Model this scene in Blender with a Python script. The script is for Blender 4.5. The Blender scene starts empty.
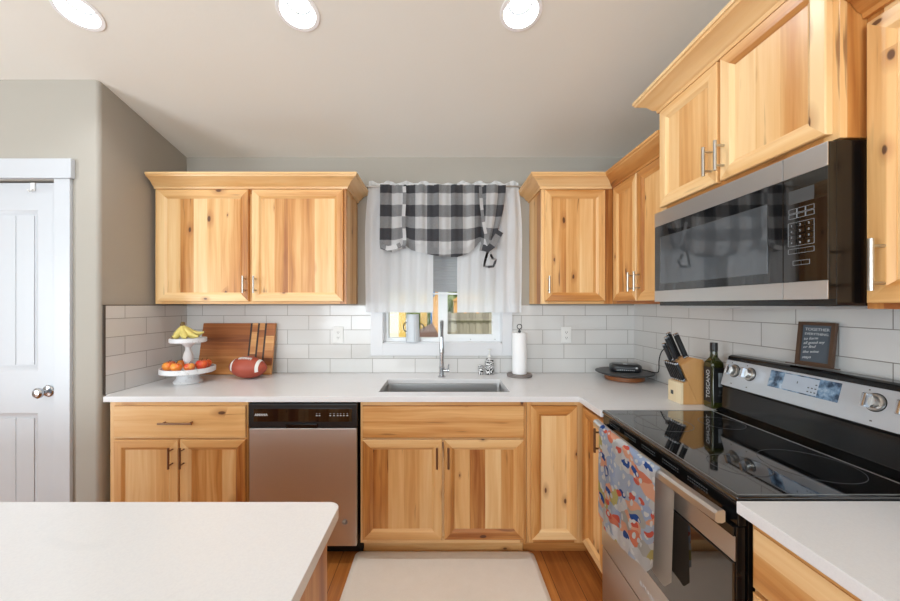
import bpy, bmesh, math, random
from mathutils import Vector, Matrix
random.seed(7)
PI = math.pi
C = bpy.context.scene.collection
SC = bpy.context.scene

# ------------------------------------------------------------------ camera
cam_d = bpy.data.cameras.new('camera'); cam = bpy.data.objects.new('camera', cam_d); C.objects.link(cam)
cam.location = (0, 0, 1.405); cam.rotation_euler = (PI/2, 0, 0)
cam_d.sensor_width = 36; cam_d.lens = 36*363/900
cam_d.shift_x = 10/900; cam_d.shift_y = 4.5/900
cam_d.clip_start = 0.02; cam_d.clip_end = 200
SC.camera = cam
# ------------------------------------------------------------------ view / world / lights
SC.view_settings.view_transform = 'Standard'; SC.view_settings.look = 'None'
SC.view_settings.gamma = 1; SC.view_settings.use_curve_mapping = False
SC.view_settings.exposure = -0.14
w = bpy.data.worlds.new('sky'); SC.world = w; w.use_nodes = True
nt = w.node_tree; bg = nt.nodes['Background']
sky = nt.nodes.new('ShaderNodeTexSky'); sky.sky_type = 'NISHITA'; sky.sun_disc = False
sky.sun_elevation = math.radians(50); sky.sun_rotation = math.radians(200); sky.dust_density = 3
mx = nt.nodes.new('ShaderNodeMix'); mx.data_type = 'RGBA'; mx.inputs[0].default_value = .75
nt.links.new(sky.outputs[0], mx.inputs[6]); mx.inputs[7].default_value = (3.2, 3.3, 3.4, 1)
nt.links.new(mx.outputs[2], bg.inputs[0]); bg.inputs[1].default_value = 0.42

def area(name, loc, target, sx, sy, power, col=(1, 1, 1), spread=180):
    l = bpy.data.lights.new(name, 'AREA'); l.shape = 'RECTANGLE'; l.size = sx; l.size_y = sy
    l.energy = power; l.color = col; l.spread = math.radians(spread)
    o = bpy.data.objects.new(name, l); C.objects.link(o); o.location = loc
    o.rotation_euler = (Vector(target)-Vector(loc)).to_track_quat('-Z', 'Y').to_euler()
    return o
# daylight through the patio door (left) and the windows of the living room behind the camera
area('patio_door_daylight', (-4.75, -1.5, 1.15), (-1.2, .3, 3.4), 1.7, 2.0, 135, (.81, .925, 1))
area('rear_window_daylight', (-1.2, -3.75, 1.5), (-.3, 0.2, 3.4), 3.2, 1.7, 170, (.80, .92, 1))
CAN_POWER = 5.6
sun = bpy.data.lights.new('sun', 'SUN'); sun.energy = 2.6; sun.angle = math.radians(2); sun.color = (1, .96, .9)
so = bpy.data.objects.new('sun', sun); C.objects.link(so); so.rotation_euler = (math.radians(40), 0, math.radians(25))

# ------------------------------------------------------------------ node helpers / materials
def lin(r, g, b):
    f = lambda c: (c/255/12.92) if c/255 <= .04045 else ((c/255+.055)/1.055)**2.4
    return (f(r), f(g), f(b), 1)
class N:
    def __init__(s, name):
        s.m = bpy.data.materials.new(name); s.m.use_nodes = True; s.t = s.m.node_tree
        s.b = s.t.nodes['Principled BSDF']; s.out = s.t.nodes['Material Output']
    def n(s, t, **kw):
        x = s.t.nodes.new(t)
        for k, v in kw.items(): setattr(x, k, v)
        return x
    def l(s, a, b): s.t.links.new(a, b)
    def val(s, x, v):
        if hasattr(v, 'is_output') or isinstance(v, bpy.types.NodeSocket): s.l(v, x)
        else: x.default_value = v
    def math(s, op, a, b=0.0, c=None, clamp=False):
        x = s.n('ShaderNodeMath', operation=op); x.use_clamp = clamp
        s.val(x.inputs[0], a); s.val(x.inputs[1], b)
        if c is not None: s.val(x.inputs[2], c)
        return x.outputs[0]
    def mix(s, f, a, b, blend='MIX'):
        x = s.n('ShaderNodeMix', data_type='RGBA', blend_type=blend)
        s.val(x.inputs[0], f); s.val(x.inputs[6], a); s.val(x.inputs[7], b)
        return x.outputs[2]
    def comb(s, a, b, c=0.0):
        x = s.n('ShaderNodeCombineXYZ'); s.val(x.inputs[0], a); s.val(x.inputs[1], b); s.val(x.inputs[2], c)
        return x.outputs[0]
    def ramp(s, f, stops):
        x = s.n('ShaderNodeValToRGB'); s.l(f, x.inputs[0]); e = x.color_ramp.elements
        while len(e) > 1: e.remove(e[-1])
        e[0].position = stops[0][0]; e[0].color = stops[0][1]
        for p, c in stops[1:]:
            q = e.new(p); q.color = c
        return x.outputs[0]
    def noise(s, v, scale=5, detail=2, rough=.5, dist=0):
        x = s.n('ShaderNodeTexNoise'); s.l(v, x.inputs['Vector']); x.inputs['Scale'].default_value = scale
        x.inputs['Detail'].default_value = detail; x.inputs['Roughness'].default_value = rough
        x.inputs['Distortion'].default_value = dist
        return x.outputs[0]
    def bump(s, h, strength=.2, dist=.001):
        x = s.n('ShaderNodeBump'); x.inputs['Strength'].default_value = strength; x.inputs['Distance'].default_value = dist
        s.l(h, x.inputs['Height']); s.l(x.outputs[0], s.b.inputs['Normal'])
    def set(s, **kw):
        for k, v in kw.items(): s.val(s.b.inputs[k.replace('_', ' ')], v)
        return s
def g1(v): return (v, v, v, 1)

def simple(name, col, rough=.5, metal=0.0, var=.04, scale=30, spec=None, coat=None):
    """plain procedural surface: base colour with a light noise variation and micro bump"""
    a = N(name); tc = a.n('ShaderNodeTexCoord')
    f = a.noise(tc.outputs['Object'], scale, 3)
    c2 = tuple(max(0, min(1, x*(1-var*2))) for x in col[:3])+(1,)
    a.set(Base_Color=a.mix(f, col, c2), Roughness=rough, Metallic=metal)
    if spec is not None: a.b.inputs['Specular IOR Level'].default_value = spec
    if coat: a.b.inputs['Coat Weight'].default_value = coat; a.b.inputs['Coat Roughness'].default_value = .05
    return a.m

def wood_material(name, light, mid, dark, heart, plank=.085, rough=.38, knots=True, contrast=1.0):
    a = N(name); uv = a.n('ShaderNodeUVMap'); sp = a.n('ShaderNodeSeparateXYZ'); a.l(uv.outputs[0], sp.inputs[0])
    u, v = sp.outputs[0], sp.outputs[1]
    cell = a.math('FLOOR', a.math('DIVIDE', v, plank))
    wn = a.n('ShaderNodeTexWhiteNoise', noise_dimensions='1D'); a.l(cell, wn.inputs['W'])
    tone = wn.outputs[0]
    shift = a.math('MULTIPLY', tone, 37.0)
    us = a.math('ADD', u, shift)
    wv = a.noise(a.comb(a.math('MULTIPLY', us, 1.6), a.math('MULTIPLY', v, 7)), 1, 3, .55, .4)
    vv = a.math('ADD', v, a.math('MULTIPLY', wv, .05))
    grain = a.noise(a.comb(a.math('MULTIPLY', us, 2.2), a.math('MULTIPLY', vv, 95)), 1, 4, .62)
    broad = a.noise(a.comb(a.math('MULTIPLY', us, .8), a.math('MULTIPLY', vv, 13)), 1, 3, .6)
    tone2 = a.math('MULTIPLY_ADD', a.math('SUBTRACT', tone, .5), .80*contrast, .47)
    f = a.math('ADD', tone2, a.math('MULTIPLY', a.math('SUBTRACT', broad, .5), 1.35*contrast))
    f = a.math('ADD', f, a.math('MULTIPLY', a.math('SUBTRACT', grain, .5), .38), clamp=True)
    col = a.ramp(f, [(0, light), (.38, mid), (.72, dark), (1, heart)])
    if knots:
        vo = a.n('ShaderNodeTexVoronoi', voronoi_dimensions='2D'); vo.inputs['Scale'].default_value = 1
        a.l(a.comb(a.math('MULTIPLY', us, 4.2), a.math('MULTIPLY', vv, 9.5)), vo.inputs['Vector'])
        sc = a.n('ShaderNodeSeparateColor'); a.l(vo.outputs['Color'], sc.inputs[0])
        on = a.math('GREATER_THAN', sc.outputs[0], .80)
        size = a.math('MULTIPLY_ADD', sc.outputs[1], .07, .03)
        k = a.math('SUBTRACT', 1.0, a.math('DIVIDE', vo.outputs['Distance'], size), clamp=True)
        k = a.math('MULTIPLY', a.math('MULTIPLY', k, 3.0, clamp=True), on)
        halo = a.math('MULTIPLY', a.math('SUBTRACT', 1.0, a.math('DIVIDE', vo.outputs['Distance'], a.math('MULTIPLY', size, 3.2)), clamp=True), on)
        col = a.mix(a.math('MULTIPLY', halo, .7), col, heart)
        col = a.mix(a.math('MULTIPLY', k, .85), col, lin(70, 34, 14))
        # mineral streaks
        st = a.noise(a.comb(a.math('MULTIPLY', us, 3.0), a.math('MULTIPLY', vv, 42)), 1, 2, .5)
        reg = a.noise(a.comb(a.math('MULTIPLY', us, 2.6), a.math('MULTIPLY', v, 9)), 1, 1, .5)
        sk = a.math('MULTIPLY', a.math('MULTIPLY', a.math('SUBTRACT', st, .62), 14, clamp=True),
                    a.math('MULTIPLY', a.math('SUBTRACT', reg, .54), 8, clamp=True), clamp=True)
        col = a.mix(a.math('MULTIPLY', sk, .7), col, lin(105, 55, 24))
    a.set(Base_Color=col, Roughness=rough)
    a.b.inputs['Coat Weight'].default_value = .15; a.b.inputs['Coat Roughness'].default_value = .25
    a.bump(grain, .12, .0006)
    return a.m

M = {}
M['hickory'] = wood_material('hickory_wood', lin(243, 206, 152), lin(228, 178, 116), lin(202, 140, 74), lin(156, 90, 38))
M['island_wood'] = M['hickory']
M['board_wood'] = wood_material('cutting_board_wood', lin(224, 168, 104), lin(196, 128, 66), lin(166, 96, 42), lin(128, 68, 28), plank=.052, rough=.5, knots=False)
M['board_dark'] = simple('dark_inlay', lin(62, 38, 22), .5)
M['block_wood'] = wood_material('block_wood', lin(214, 166, 110), lin(204, 152, 94), lin(194, 140, 84), lin(180, 126, 72), plank=.2, knots=False, contrast=.5)
M['block_light'] = wood_material('block_light', lin(238, 222, 188), lin(232, 212, 176), lin(226, 204, 164), lin(215, 190, 150), plank=.2, knots=False, contrast=.4)

def wall_paint(name, col, bump=.25):
    a = N(name); tc = a.n('ShaderNodeTexCoord'); o = tc.outputs['Object']
    n1 = a.noise(o, 45, 3, .6); n2 = a.noise(o, 2.0, 2)
    c2 = tuple(x*.96 for x in col[:3])+(1,)
    a.set(Base_Color=a.mix(n2, col, c2), Roughness=.85); a.bump(n1, bump, .0015); return a.m
M['wall'] = wall_paint('greige_paint', lin(176, 170, 160))
M['ceiling'] = wall_paint('ceiling_paint', lin(240, 237, 229), .35)
M['white_paint'] = simple('white_gloss_paint', lin(222, 223, 226), .32, var=.01)
M['door_paint'] = simple('white_door_paint', lin(203, 206, 211), .32, var=.01)
M['vinyl'] = simple('white_vinyl', lin(240, 243, 245), .35, var=.01)
M['plastic_white'] = simple('white_plastic', lin(236, 236, 234), .35, var=.01)

def quartz(name):
    a = N(name); tc = a.n('ShaderNodeTexCoord'); o = tc.outputs['Object']
    n1 = a.noise(o, 220, 2); n2 = a.noise(o, 3.5, 4, .6, 1.2)
    c = a.mix(a.ramp(n1, [(.35, g1(0)), (.7, g1(1))]), lin(227, 227, 228), lin(223, 223, 225))
    c = a.mix(a.math('MULTIPLY', a.math('SUBTRACT', n2, .58), 3, clamp=True), c, lin(212, 213, 216))
    a.set(Base_Color=c, Roughness=.22); return a.m
M['quartz'] = quartz('white_quartz')

def tile_material():
    a = N('subway_tile'); uv = a.n('ShaderNodeUVMap')
    br = a.n('ShaderNodeTexBrick'); a.l(uv.outputs[0], br.inputs['Vector'])
    br.offset = .5; br.offset_frequency = 2; br.squash = 1
    br.inputs['Scale'].default_value = 1; br.inputs['Brick Width'].default_value = .3075; br.inputs['Row Height'].default_value = .1036
    br.inputs['Mortar Size'].default_value = .0016; br.inputs['Mortar Smooth'].default_value = .25; br.inputs['Bias'].default_value = 0
    br.inputs['Color1'].default_value = lin(221, 219, 217); br.inputs['Color2'].default_value = lin(213, 212, 210)
    br.inputs['Mortar'].default_value = lin(138, 132, 126)
    tc = a.n('ShaderNodeTexCoord'); nn = a.noise(tc.outputs['Object'], 9, 2)
    rough = a.math('MULTIPLY_ADD', br.outputs['Fac'], .6, .12)
    a.set(Base_Color=br.outputs['Color'], Roughness=rough)
    h = a.math('ADD', a.math('SUBTRACT', 1.0, br.outputs['Fac']), a.math('MULTIPLY', nn, .35))
    a.bump(h, .5, .0015); return a.m
M['tile'] = tile_material()

def floor_material():
    a = N('wood_plank_floor'); tc = a.n('ShaderNodeTexCoord'); sp = a.n('ShaderNodeSeparateXYZ'); a.l(tc.outputs['Object'], sp.inputs[0])
    x, y = sp.outputs[0], sp.outputs[1]
    br = a.n('ShaderNodeTexBrick'); a.l(a.comb(y, x), br.inputs['Vector']); br.offset = .37; br.offset_frequency = 2
    br.inputs['Scale'].default_value = 1; br.inputs['Brick Width'].default_value = 1.1; br.inputs['Row Height'].default_value = .125
    br.inputs['Mortar Size'].default_value = .0015; br.inputs['Color1'].default_value = g1(0); br.inputs['Color2'].default_value = g1(1)
    br.inputs['Mortar'].default_value = g1(.5)
    t = br.outputs['Color']
    off = a.math('MULTIPLY', t, 9.0)
    gr = a.noise(a.comb(a.math('MULTIPLY', x, 38), a.math('ADD', a.math('MULTIPLY', y, 2.0), off)), 1, 5, .62, .6)
    f = a.math('ADD', a.math('MULTIPLY', t, .35), a.math('MULTIPLY', gr, .75), clamp=True)
    c = a.ramp(f, [(.15, lin(214, 150, 84)), (.5, lin(190, 122, 60)), (.8, lin(154, 90, 42)), (1, lin(112, 62, 28))])
    c = a.mix(br.outputs['Fac'], c, lin(60, 30, 14))
    a.set(Base_Color=c, Roughness=.33); a.bump(a.math('SUBTRACT', 1.0, br.outputs['Fac']), .3, .001); return a.m
M['floor'] = floor_material()

def steel(name, col, rough=.28, axis=2, streak=160, aniso=.6):
    a = N(name); tc = a.n('ShaderNodeTexCoord'); sp = a.n('ShaderNodeSeparateXYZ'); a.l(tc.outputs['Object'], sp.inputs[0])
    k = [streak]*3; k[axis] = 3
    v = a.comb(*[a.math('MULTIPLY', sp.outputs[i], float(k[i])) for i in range(3)])
    n1 = a.noise(v, 1, 3)
    a.set(Base_Color=a.mix(n1, col, tuple(x*.985 for x in col[:3])+(1,)), Metallic=1.0, Roughness=a.math('MULTIPLY_ADD', n1, .015, rough))
    return a.m
M['steel'] = steel('brushed_stainless', lin(205, 206, 208), .36, 1)
M['steel_v'] = steel('brushed_stainless_vertical', lin(214, 212, 210), .42, 2)
M['steel_x'] = steel('brushed_stainless_sink', lin(200, 200, 200), .32, 0)
M['nickel'] = simple('satin_nickel', lin(190, 186, 180), .3, 1.0, .02)
M['bronze'] = simple('brushed_bronze_pull', lin(150, 120, 98), .32, 1.0, .03)
M['chrome'] = simple('chrome', lin(196, 198, 202), .16, 1.0, .01)
M['fascia'] = simple('range_fascia_steel', lin(206, 214, 224), .38, .7, .02)
M['black_gloss'] = simple('black_glass', lin(12, 12, 13), .03, 0, .1, spec=.9, coat=.7)
M['black_enamel'] = simple('black_enamel', lin(14, 14, 15), .14, 0, .1)
M['black_plastic'] = simple('black_plastic', lin(24, 24, 26), .35, 0, .1)
M['black_matte'] = simple('black_matte', lin(20, 20, 20), .7, 0, .1)
M['dark_gap'] = simple('dark_trim', lin(70, 58, 48), .6)
M['micro_glass'] = simple('microwave_window_glass', lin(110, 114, 118), .02, .6, .05, spec=1.0)
M['mark_white'] = simple('printed_white_marks', lin(205, 208, 210), .6)
M['key_print'] = simple('key_print_grey', lin(150, 154, 158), .6)
M['ring_grey'] = simple('burner_ring_print', lin(84, 86, 90), .4)
M['rug'] = None

def rug_material():
    a = N('kitchen_mat_fabric'); tc = a.n('ShaderNodeTexCoord'); o = tc.outputs['Object']
    n1 = a.noise(o, 300, 3, .7); n2 = a.noise(o, 14, 4, .7)
    c = a.mix(n2, lin(250, 243, 234), lin(238, 229, 218)); c = a.mix(a.math('MULTIPLY', n1, .35), c, lin(206, 192, 178))
    a.set(Base_Color=c, Roughness=.8); a.bump(n1, .4, .001); return a.m
M['rug'] = rug_material()

def sheer_material():
    a = N('sheer_fabric'); tc = a.n('ShaderNodeTexCoord'); f = a.noise(tc.outputs['Object'], 400, 1)
    a.b.inputs['Base Color'].default_value = lin(248, 249, 251); a.b.inputs['Roughness'].default_value = .9
    tl = a.n('ShaderNodeBsdfTranslucent'); tl.inputs[0].default_value = lin(242, 245, 248)
    tr = a.n('ShaderNodeBsdfTransparent')
    m1 = a.n('ShaderNodeMixShader'); m1.inputs[0].default_value = .40; a.l(a.b.outputs[0], m1.inputs[1]); a.l(tl.outputs[0], m1.inputs[2])
    m2 = a.n('ShaderNodeMixShader'); a.l(a.math('MULTIPLY_ADD', f, .06, .08), m2.inputs[0]); a.l(m1.outputs[0], m2.inputs[1]); a.l(tr.outputs[0], m2.inputs[2])
    a.l(m2.outputs[0], a.out.inputs['Surface']); return a.m
M['sheer'] = sheer_material()
def shade_material():
    a = N('cellular_shade_fabric'); tc = a.n('ShaderNodeTexCoord'); sp = a.n('ShaderNodeSeparateXYZ'); a.l(tc.outputs['Object'], sp.inputs[0])
    wv = a.math('SINE', a.math('MULTIPLY', sp.outputs[2], 330.0))
    a.set(Base_Color=a.mix(a.math('MULTIPLY_ADD', wv, .02, .1), lin(176, 179, 184), lin(150, 152, 156)), Roughness=.85)
    tl = a.n('ShaderNodeBsdfTranslucent'); tl.inputs[0].default_value = lin(176, 180, 186); m1 = a.n('ShaderNodeMixShader'); m1.inputs[0].default_value = .35
    a.l(a.b.outputs[0], m1.inputs[1]); a.l(tl.outputs[0], m1.inputs[2]); a.l(m1.outputs[0], a.out.inputs['Surface'])
    return a.m
M['shade'] = shade_material()

def check_material(name='buffalo_check_fabric', s=.083):
    a = N(name); uv = a.n('ShaderNodeUVMap'); sp = a.n('ShaderNodeSeparateXYZ'); a.l(uv.outputs[0], sp.inputs[0])
    def stripe(c): return a.math('LESS_THAN', a.math('FRACT', a.math('DIVIDE', c, 2*s)), .5)
    wv = a.n('ShaderNodeTexWhiteNoise', noise_dimensions='2D')
    a.l(a.comb(a.math('FLOOR', a.math('MULTIPLY', sp.outputs[0], 700)), a.math('FLOOR', a.math('MULTIPLY', sp.outputs[1], 700))), wv.inputs['Vector'])
    t = a.math('ADD', a.math('MULTIPLY', stripe(sp.outputs[0]), .5), a.math('MULTIPLY', stripe(sp.outputs[1]), .5))
    t = a.math('ADD', t, a.math('MULTIPLY', a.math('SUBTRACT', wv.outputs[0], .5), .18))
    c = a.ramp(t, [(0, lin(244, 243, 243)), (.12, lin(240, 240, 240)), (.5, lin(172, 172, 174)), (.9, lin(104, 104, 109)), (1, lin(92, 92, 97))])
    a.set(Base_Color=c, Roughness=.9)
    tl = a.n('ShaderNodeBsdfTranslucent'); a.l(c, tl.inputs[0]); m1 = a.n('ShaderNodeMixShader'); m1.inputs[0].default_value = .2
    a.l(a.b.outputs[0], m1.inputs[1]); a.l(tl.outputs[0], m1.inputs[2]); a.l(m1.outputs[0], a.out.inputs['Surface'])
    return a.m
M['check'] = check_material()

def towel_material():
    a = N('floral_towel_print'); uv = a.n('ShaderNodeUVMap'); sp = a.n('ShaderNodeSeparateXYZ'); a.l(uv.outputs[0], sp.inputs[0])
    nz = a.n('ShaderNodeTexNoise'); a.l(uv.outputs[0], nz.inputs['Vector']); nz.inputs['Scale'].default_value = 14; nz.inputs['Detail'].default_value = 1
    vm = a.n('ShaderNodeVectorMath', operation='SCALE'); a.l(nz.outputs['Color'], vm.inputs[0]); vm.inputs['Scale'].default_value = .05
    va = a.n('ShaderNodeVectorMath', operation='ADD'); a.l(uv.outputs[0], va.inputs[0]); a.l(vm.outputs[0], va.inputs[1])
    def vor(scale, rot, sx=1.0):
        mp = a.n('ShaderNodeMapping'); mp.inputs['Rotation'].default_value = (0, 0, rot); mp.inputs['Scale'].default_value = (sx, 1, 1)
        a.l(va.outputs[0], mp.inputs[0])
        v = a.n('ShaderNodeTexVoronoi', voronoi_dimensions='2D'); v.inputs['Scale'].default_value = scale; a.l(mp.outputs[0], v.inputs['Vector'])
        s2 = a.n('ShaderNodeSeparateColor'); a.l(v.outputs['Color'], s2.inputs[0]); return s2.outputs[0], v.outputs['Distance']
    c1, d1 = vor(26, .6, .6)
    base = a.n('ShaderNodeValToRGB'); a.l(c1, base.inputs[0]); cr = base.color_ramp; cr.interpolation = 'CONSTANT'
    cols = [(0, (188, 200, 218)), (.2, (214, 214, 214)), (.36, (240, 182, 150)), (.46, (176, 192, 220)), (.6, (192, 190, 184)), (.68, (232, 140, 108)), (.78, (226, 226, 228)), (.93, (200, 188, 120))]
    cr.elements[0].color = lin(*cols[0][1]); cr.elements[1].position = cols[1][0]; cr.elements[1].color = lin(*cols[1][1])
    for p, c in cols[2:]:
        e = cr.elements.new(p); e.color = lin(*c)
    c2, d2 = vor(15, -.5, .45)
    leaf = a.math('MULTIPLY', a.math('LESS_THAN', d2, .20), a.math('GREATER_THAN', c2, .62))
    col = a.mix(leaf, base.outputs[0], lin(44, 84, 160))
    c3, d3 = vor(21, 1.1, .5)
    fl = a.math('MULTIPLY', a.math('LESS_THAN', d3, .24), a.math('GREATER_THAN', c3, .6))
    col = a.mix(fl, col, lin(226, 104, 84))
    c4, d4 = vor(34, 2.1)
    fl = a.math('MULTIPLY', a.math('LESS_THAN', d4, .3), a.math('GREATER_THAN', c4, .5))
    col = a.mix(fl, col, lin(232, 232, 230))
    a.set(Base_Color=col, Roughness=.9); return a.m
M['towel'] = towel_material()
M['towel_back'] = simple('towel_lining', lin(196, 184, 170), .9)
M['towel_hem'] = simple('towel_hem', lin(178, 160, 96), .9)

def glass_material(name='clear_glass', col=(1, 1, 1, 1), refl=.06):
    a = N(name); tr = a.n('ShaderNodeBsdfTransparent'); tr.inputs[0].default_value = col
    gl = a.n('ShaderNodeBsdfGlossy'); gl.inputs['Roughness'].default_value = .02
    fr = a.n('ShaderNodeFresnel'); fr.inputs[0].default_value = 1.2
    m = a.n('ShaderNodeMixShader'); a.l(fr.outputs[0], m.inputs[0]); a.l(tr.outputs[0], m.inputs[1]); a.l(gl.outputs[0], m.inputs[2])
    a.l(m.outputs[0], a.out.inputs['Surface']); return a.m
M['glass'] = glass_material()
def emit(name, col, s):
    a = N(name); a.set(Base_Color=col); a.b.inputs['Emission Color'].default_value = col; a.b.inputs['Emission Strength'].default_value = s; return a.m
M['lens'] = emit('lit_led_lens', (1, .98, .95, 1), 6.0)
M['baffle'] = simple('white_baffle', lin(250, 250, 250), .5, var=.0)

def fruit(name, a1, a2, scale=9):
    a = N(name); tc = a.n('ShaderNodeTexCoord'); f = a.noise(tc.outputs['Object'], scale, 4, .6, .5)
    f2 = a.noise(tc.outputs['Object'], 120, 2)
    c = a.mix(a.ramp(f, [(.38, g1(0)), (.62, g1(1))]), a1, a2); c = a.mix(a.math('MULTIPLY', a.math('SUBTRACT', f2, .6), 4, clamp=True), c, lin(244, 214, 130))
    a.set(Base_Color=c, Roughness=.3); return a.m
M['apple'] = fruit('red_apple_skin', lin(206, 44, 36), lin(232, 110, 52))
M['apple2'] = fruit('red_yellow_apple_skin', lin(214, 66, 40), lin(240, 176, 86), 12)
M['peach'] = fruit('orange_fruit_skin', lin(244, 160, 60), lin(232, 100, 46), 10)
M['banana'] = fruit('banana_peel', lin(232, 214, 128), lin(216, 200, 116), 20)
M['banana_tip'] = simple('banana_stem', lin(120, 96, 50), .6)
M['stem'] = simple('fruit_stem', lin(90, 62, 36), .7)
def ball_material():
    a = N('football_leather'); tc = a.n('ShaderNodeTexCoord')
    v = a.n('ShaderNodeTexVoronoi'); v.inputs['Scale'].default_value = 260; a.l(tc.outputs['Object'], v.inputs['Vector'])
    n = a.noise(tc.outputs['Object'], 14, 2)
    a.set(Base_Color=a.mix(n, lin(178, 82, 60), lin(150, 62, 44)), Roughness=.5); a.bump(v.outputs['Distance'], .35, .0012); return a.m
M['leather'] = ball_material()
M['white_matte'] = simple('white_matte', lin(236, 234, 230), .7, var=.02)
def whitewash():
    a = N('distressed_white_wood'); tc = a.n('ShaderNodeTexCoord'); o = tc.outputs['Object']
    f = a.noise(o, 60, 4, .7); g = a.noise(o, 9, 3)
    c = a.mix(a.math('MULTIPLY', a.math('SUBTRACT', a.math('MULTIPLY', f, a.math('ADD', g, .5)), .6), 5, clamp=True), lin(228, 228, 230), lin(176, 172, 168))
    a.set(Base_Color=c, Roughness=.6); return a.m
M['whitewash'] = whitewash()
def paper():
    a = N('quilted_paper'); tc = a.n('ShaderNodeTexCoord'); v = a.n('ShaderNodeTexVoronoi'); v.inputs['Scale'].default_value = 70; a.l(tc.outputs['Object'], v.inputs['Vector'])
    a.set(Base_Color=lin(244, 244, 245), Roughness=.9); a.bump(v.outputs['Distance'], .3, .002); return a.m
M['paper'] = paper()
def damask():
    a = N('black_white_patterned_ceramic'); tc = a.n('ShaderNodeTexCoord'); o = tc.outputs['Object']
    w1 = a.n('ShaderNodeTexWave', wave_type='RINGS'); a.l(o, w1.inputs['Vector']); w1.inputs['Scale'].default_value = 25; w1.inputs['Distortion'].default_value = 14; w1.inputs['Detail'].default_value = 1; w1.inputs['Detail Scale'].default_value = 1.2
    f = a.math('GREATER_THAN', w1.outputs['Fac'], .52)
    a.set(Base_Color=a.mix(f, lin(38, 38, 40), lin(236, 236, 236)), Roughness=.15); return a.m
M['damask'] = damask()
M['galvanized'] = simple('painted_white_metal', lin(206, 212, 218), .4, .1, .05)
M['grey_wood'] = simple('grey_stained_wood', lin(136, 126, 122), .6, var=.12)
M['walnut'] = simple('trivet_wood', lin(150, 88, 44), .45, var=.15)
M['slate'] = simple('dark_grey_plate', lin(66, 68, 70), .45)
M['gadget'] = simple('dark_grey_soft_plastic', lin(38, 40, 43), .32, var=.08)
M['badge'] = simple('silver_badge', lin(190, 192, 194), .3, .8)
M['oil_glass'] = simple('olive_oil_dark_glass', lin(52, 54, 20), .08, 0, .1, coat=.6)
M['label_black'] = simple('black_paper_label', lin(22, 22, 22), .5)
M['label_grey'] = simple('grey_paper_label', lin(150, 156, 160), .6)
M['chalk'] = simple('chalkboard_slate', lin(84, 94, 104), .6, var=.12, scale=12)
M['frame_wood'] = simple('dark_walnut_frame', lin(92, 66, 48), .5, var=.2, scale=18)
M['lcd'] = None
def lcd():
    a = N('display_glass'); tc = a.n('ShaderNodeTexCoord'); n = a.noise(tc.outputs['Object'], 28, 3, .6)
    a.set(Base_Color=a.ramp(n, [(.4, lin(40, 60, 84)), (.56, lin(120, 150, 180)), (.7, lin(190, 206, 222))]), Roughness=.12); return a.m
M['lcd'] = lcd()
M['lcd_mid'] = simple('display_overlay', lin(186, 196, 210), .12)
# outdoors
def grass_m():
    a = N('lawn'); tc = a.n('ShaderNodeTexCoord'); n = a.noise(tc.outputs['Object'], 6, 5, .7)
    a.set(Base_Color=a.mix(n, lin(126, 140, 66), lin(190, 190, 120)), Roughness=.9); return a.m
M['grass'] = grass_m()
def fence_m():
    a = N('weathered_fence_boards'); tc = a.n('ShaderNodeTexCoord'); sp = a.n('ShaderNodeSeparateXYZ'); a.l(tc.outputs['Object'], sp.inputs[0])
    wn = a.n('ShaderNodeTexWhiteNoise', noise_dimensions='1D'); a.l(a.math('FLOOR', a.math('DIVIDE', sp.outputs[0], .078)), wn.inputs['W'])
    n = a.noise(a.comb(a.math('MULTIPLY', sp.outputs[0], 22), a.math('MULTIPLY', sp.outputs[2], 1.4)), 1, 4, .6)
    c = a.mix(n, lin(140, 134, 120), lin(78, 74, 66)); c = a.mix(a.math('MULTIPLY', wn.outputs[0], .6), c, lin(190, 184, 168))
    a.set(Base_Color=c, Roughness=.9); return a.m
M['fence'] = fence_m()
def leaf_m():
    a = N('tree_foliage'); tc = a.n('ShaderNodeTexCoord'); n = a.noise(tc.outputs['Object'], 7, 5, .75)
    a.set(Base_Color=a.ramp(n, [(.35, lin(62, 84, 34)), (.55, lin(130, 150, 76)), (.7, lin(206, 212, 160))]), Roughness=.8); a.bump(n, 1, .15); return a.m
M['leaf'] = leaf_m()
M['bark'] = simple('bark', lin(96, 78, 60), .9)
M['yellow'] = simple('yellow_play_plastic', lin(236, 202, 110), .4)
M['orange_w'] = simple('cedar_post', lin(226, 172, 100), .6)
M['blue'] = simple('blue_plastic', lin(30, 110, 180), .4)
M['brown'] = simple('brown_canvas', lin(124, 98, 88), .8)
M['siding'] = simple('pale_siding', lin(226, 226, 214), .7)

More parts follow.
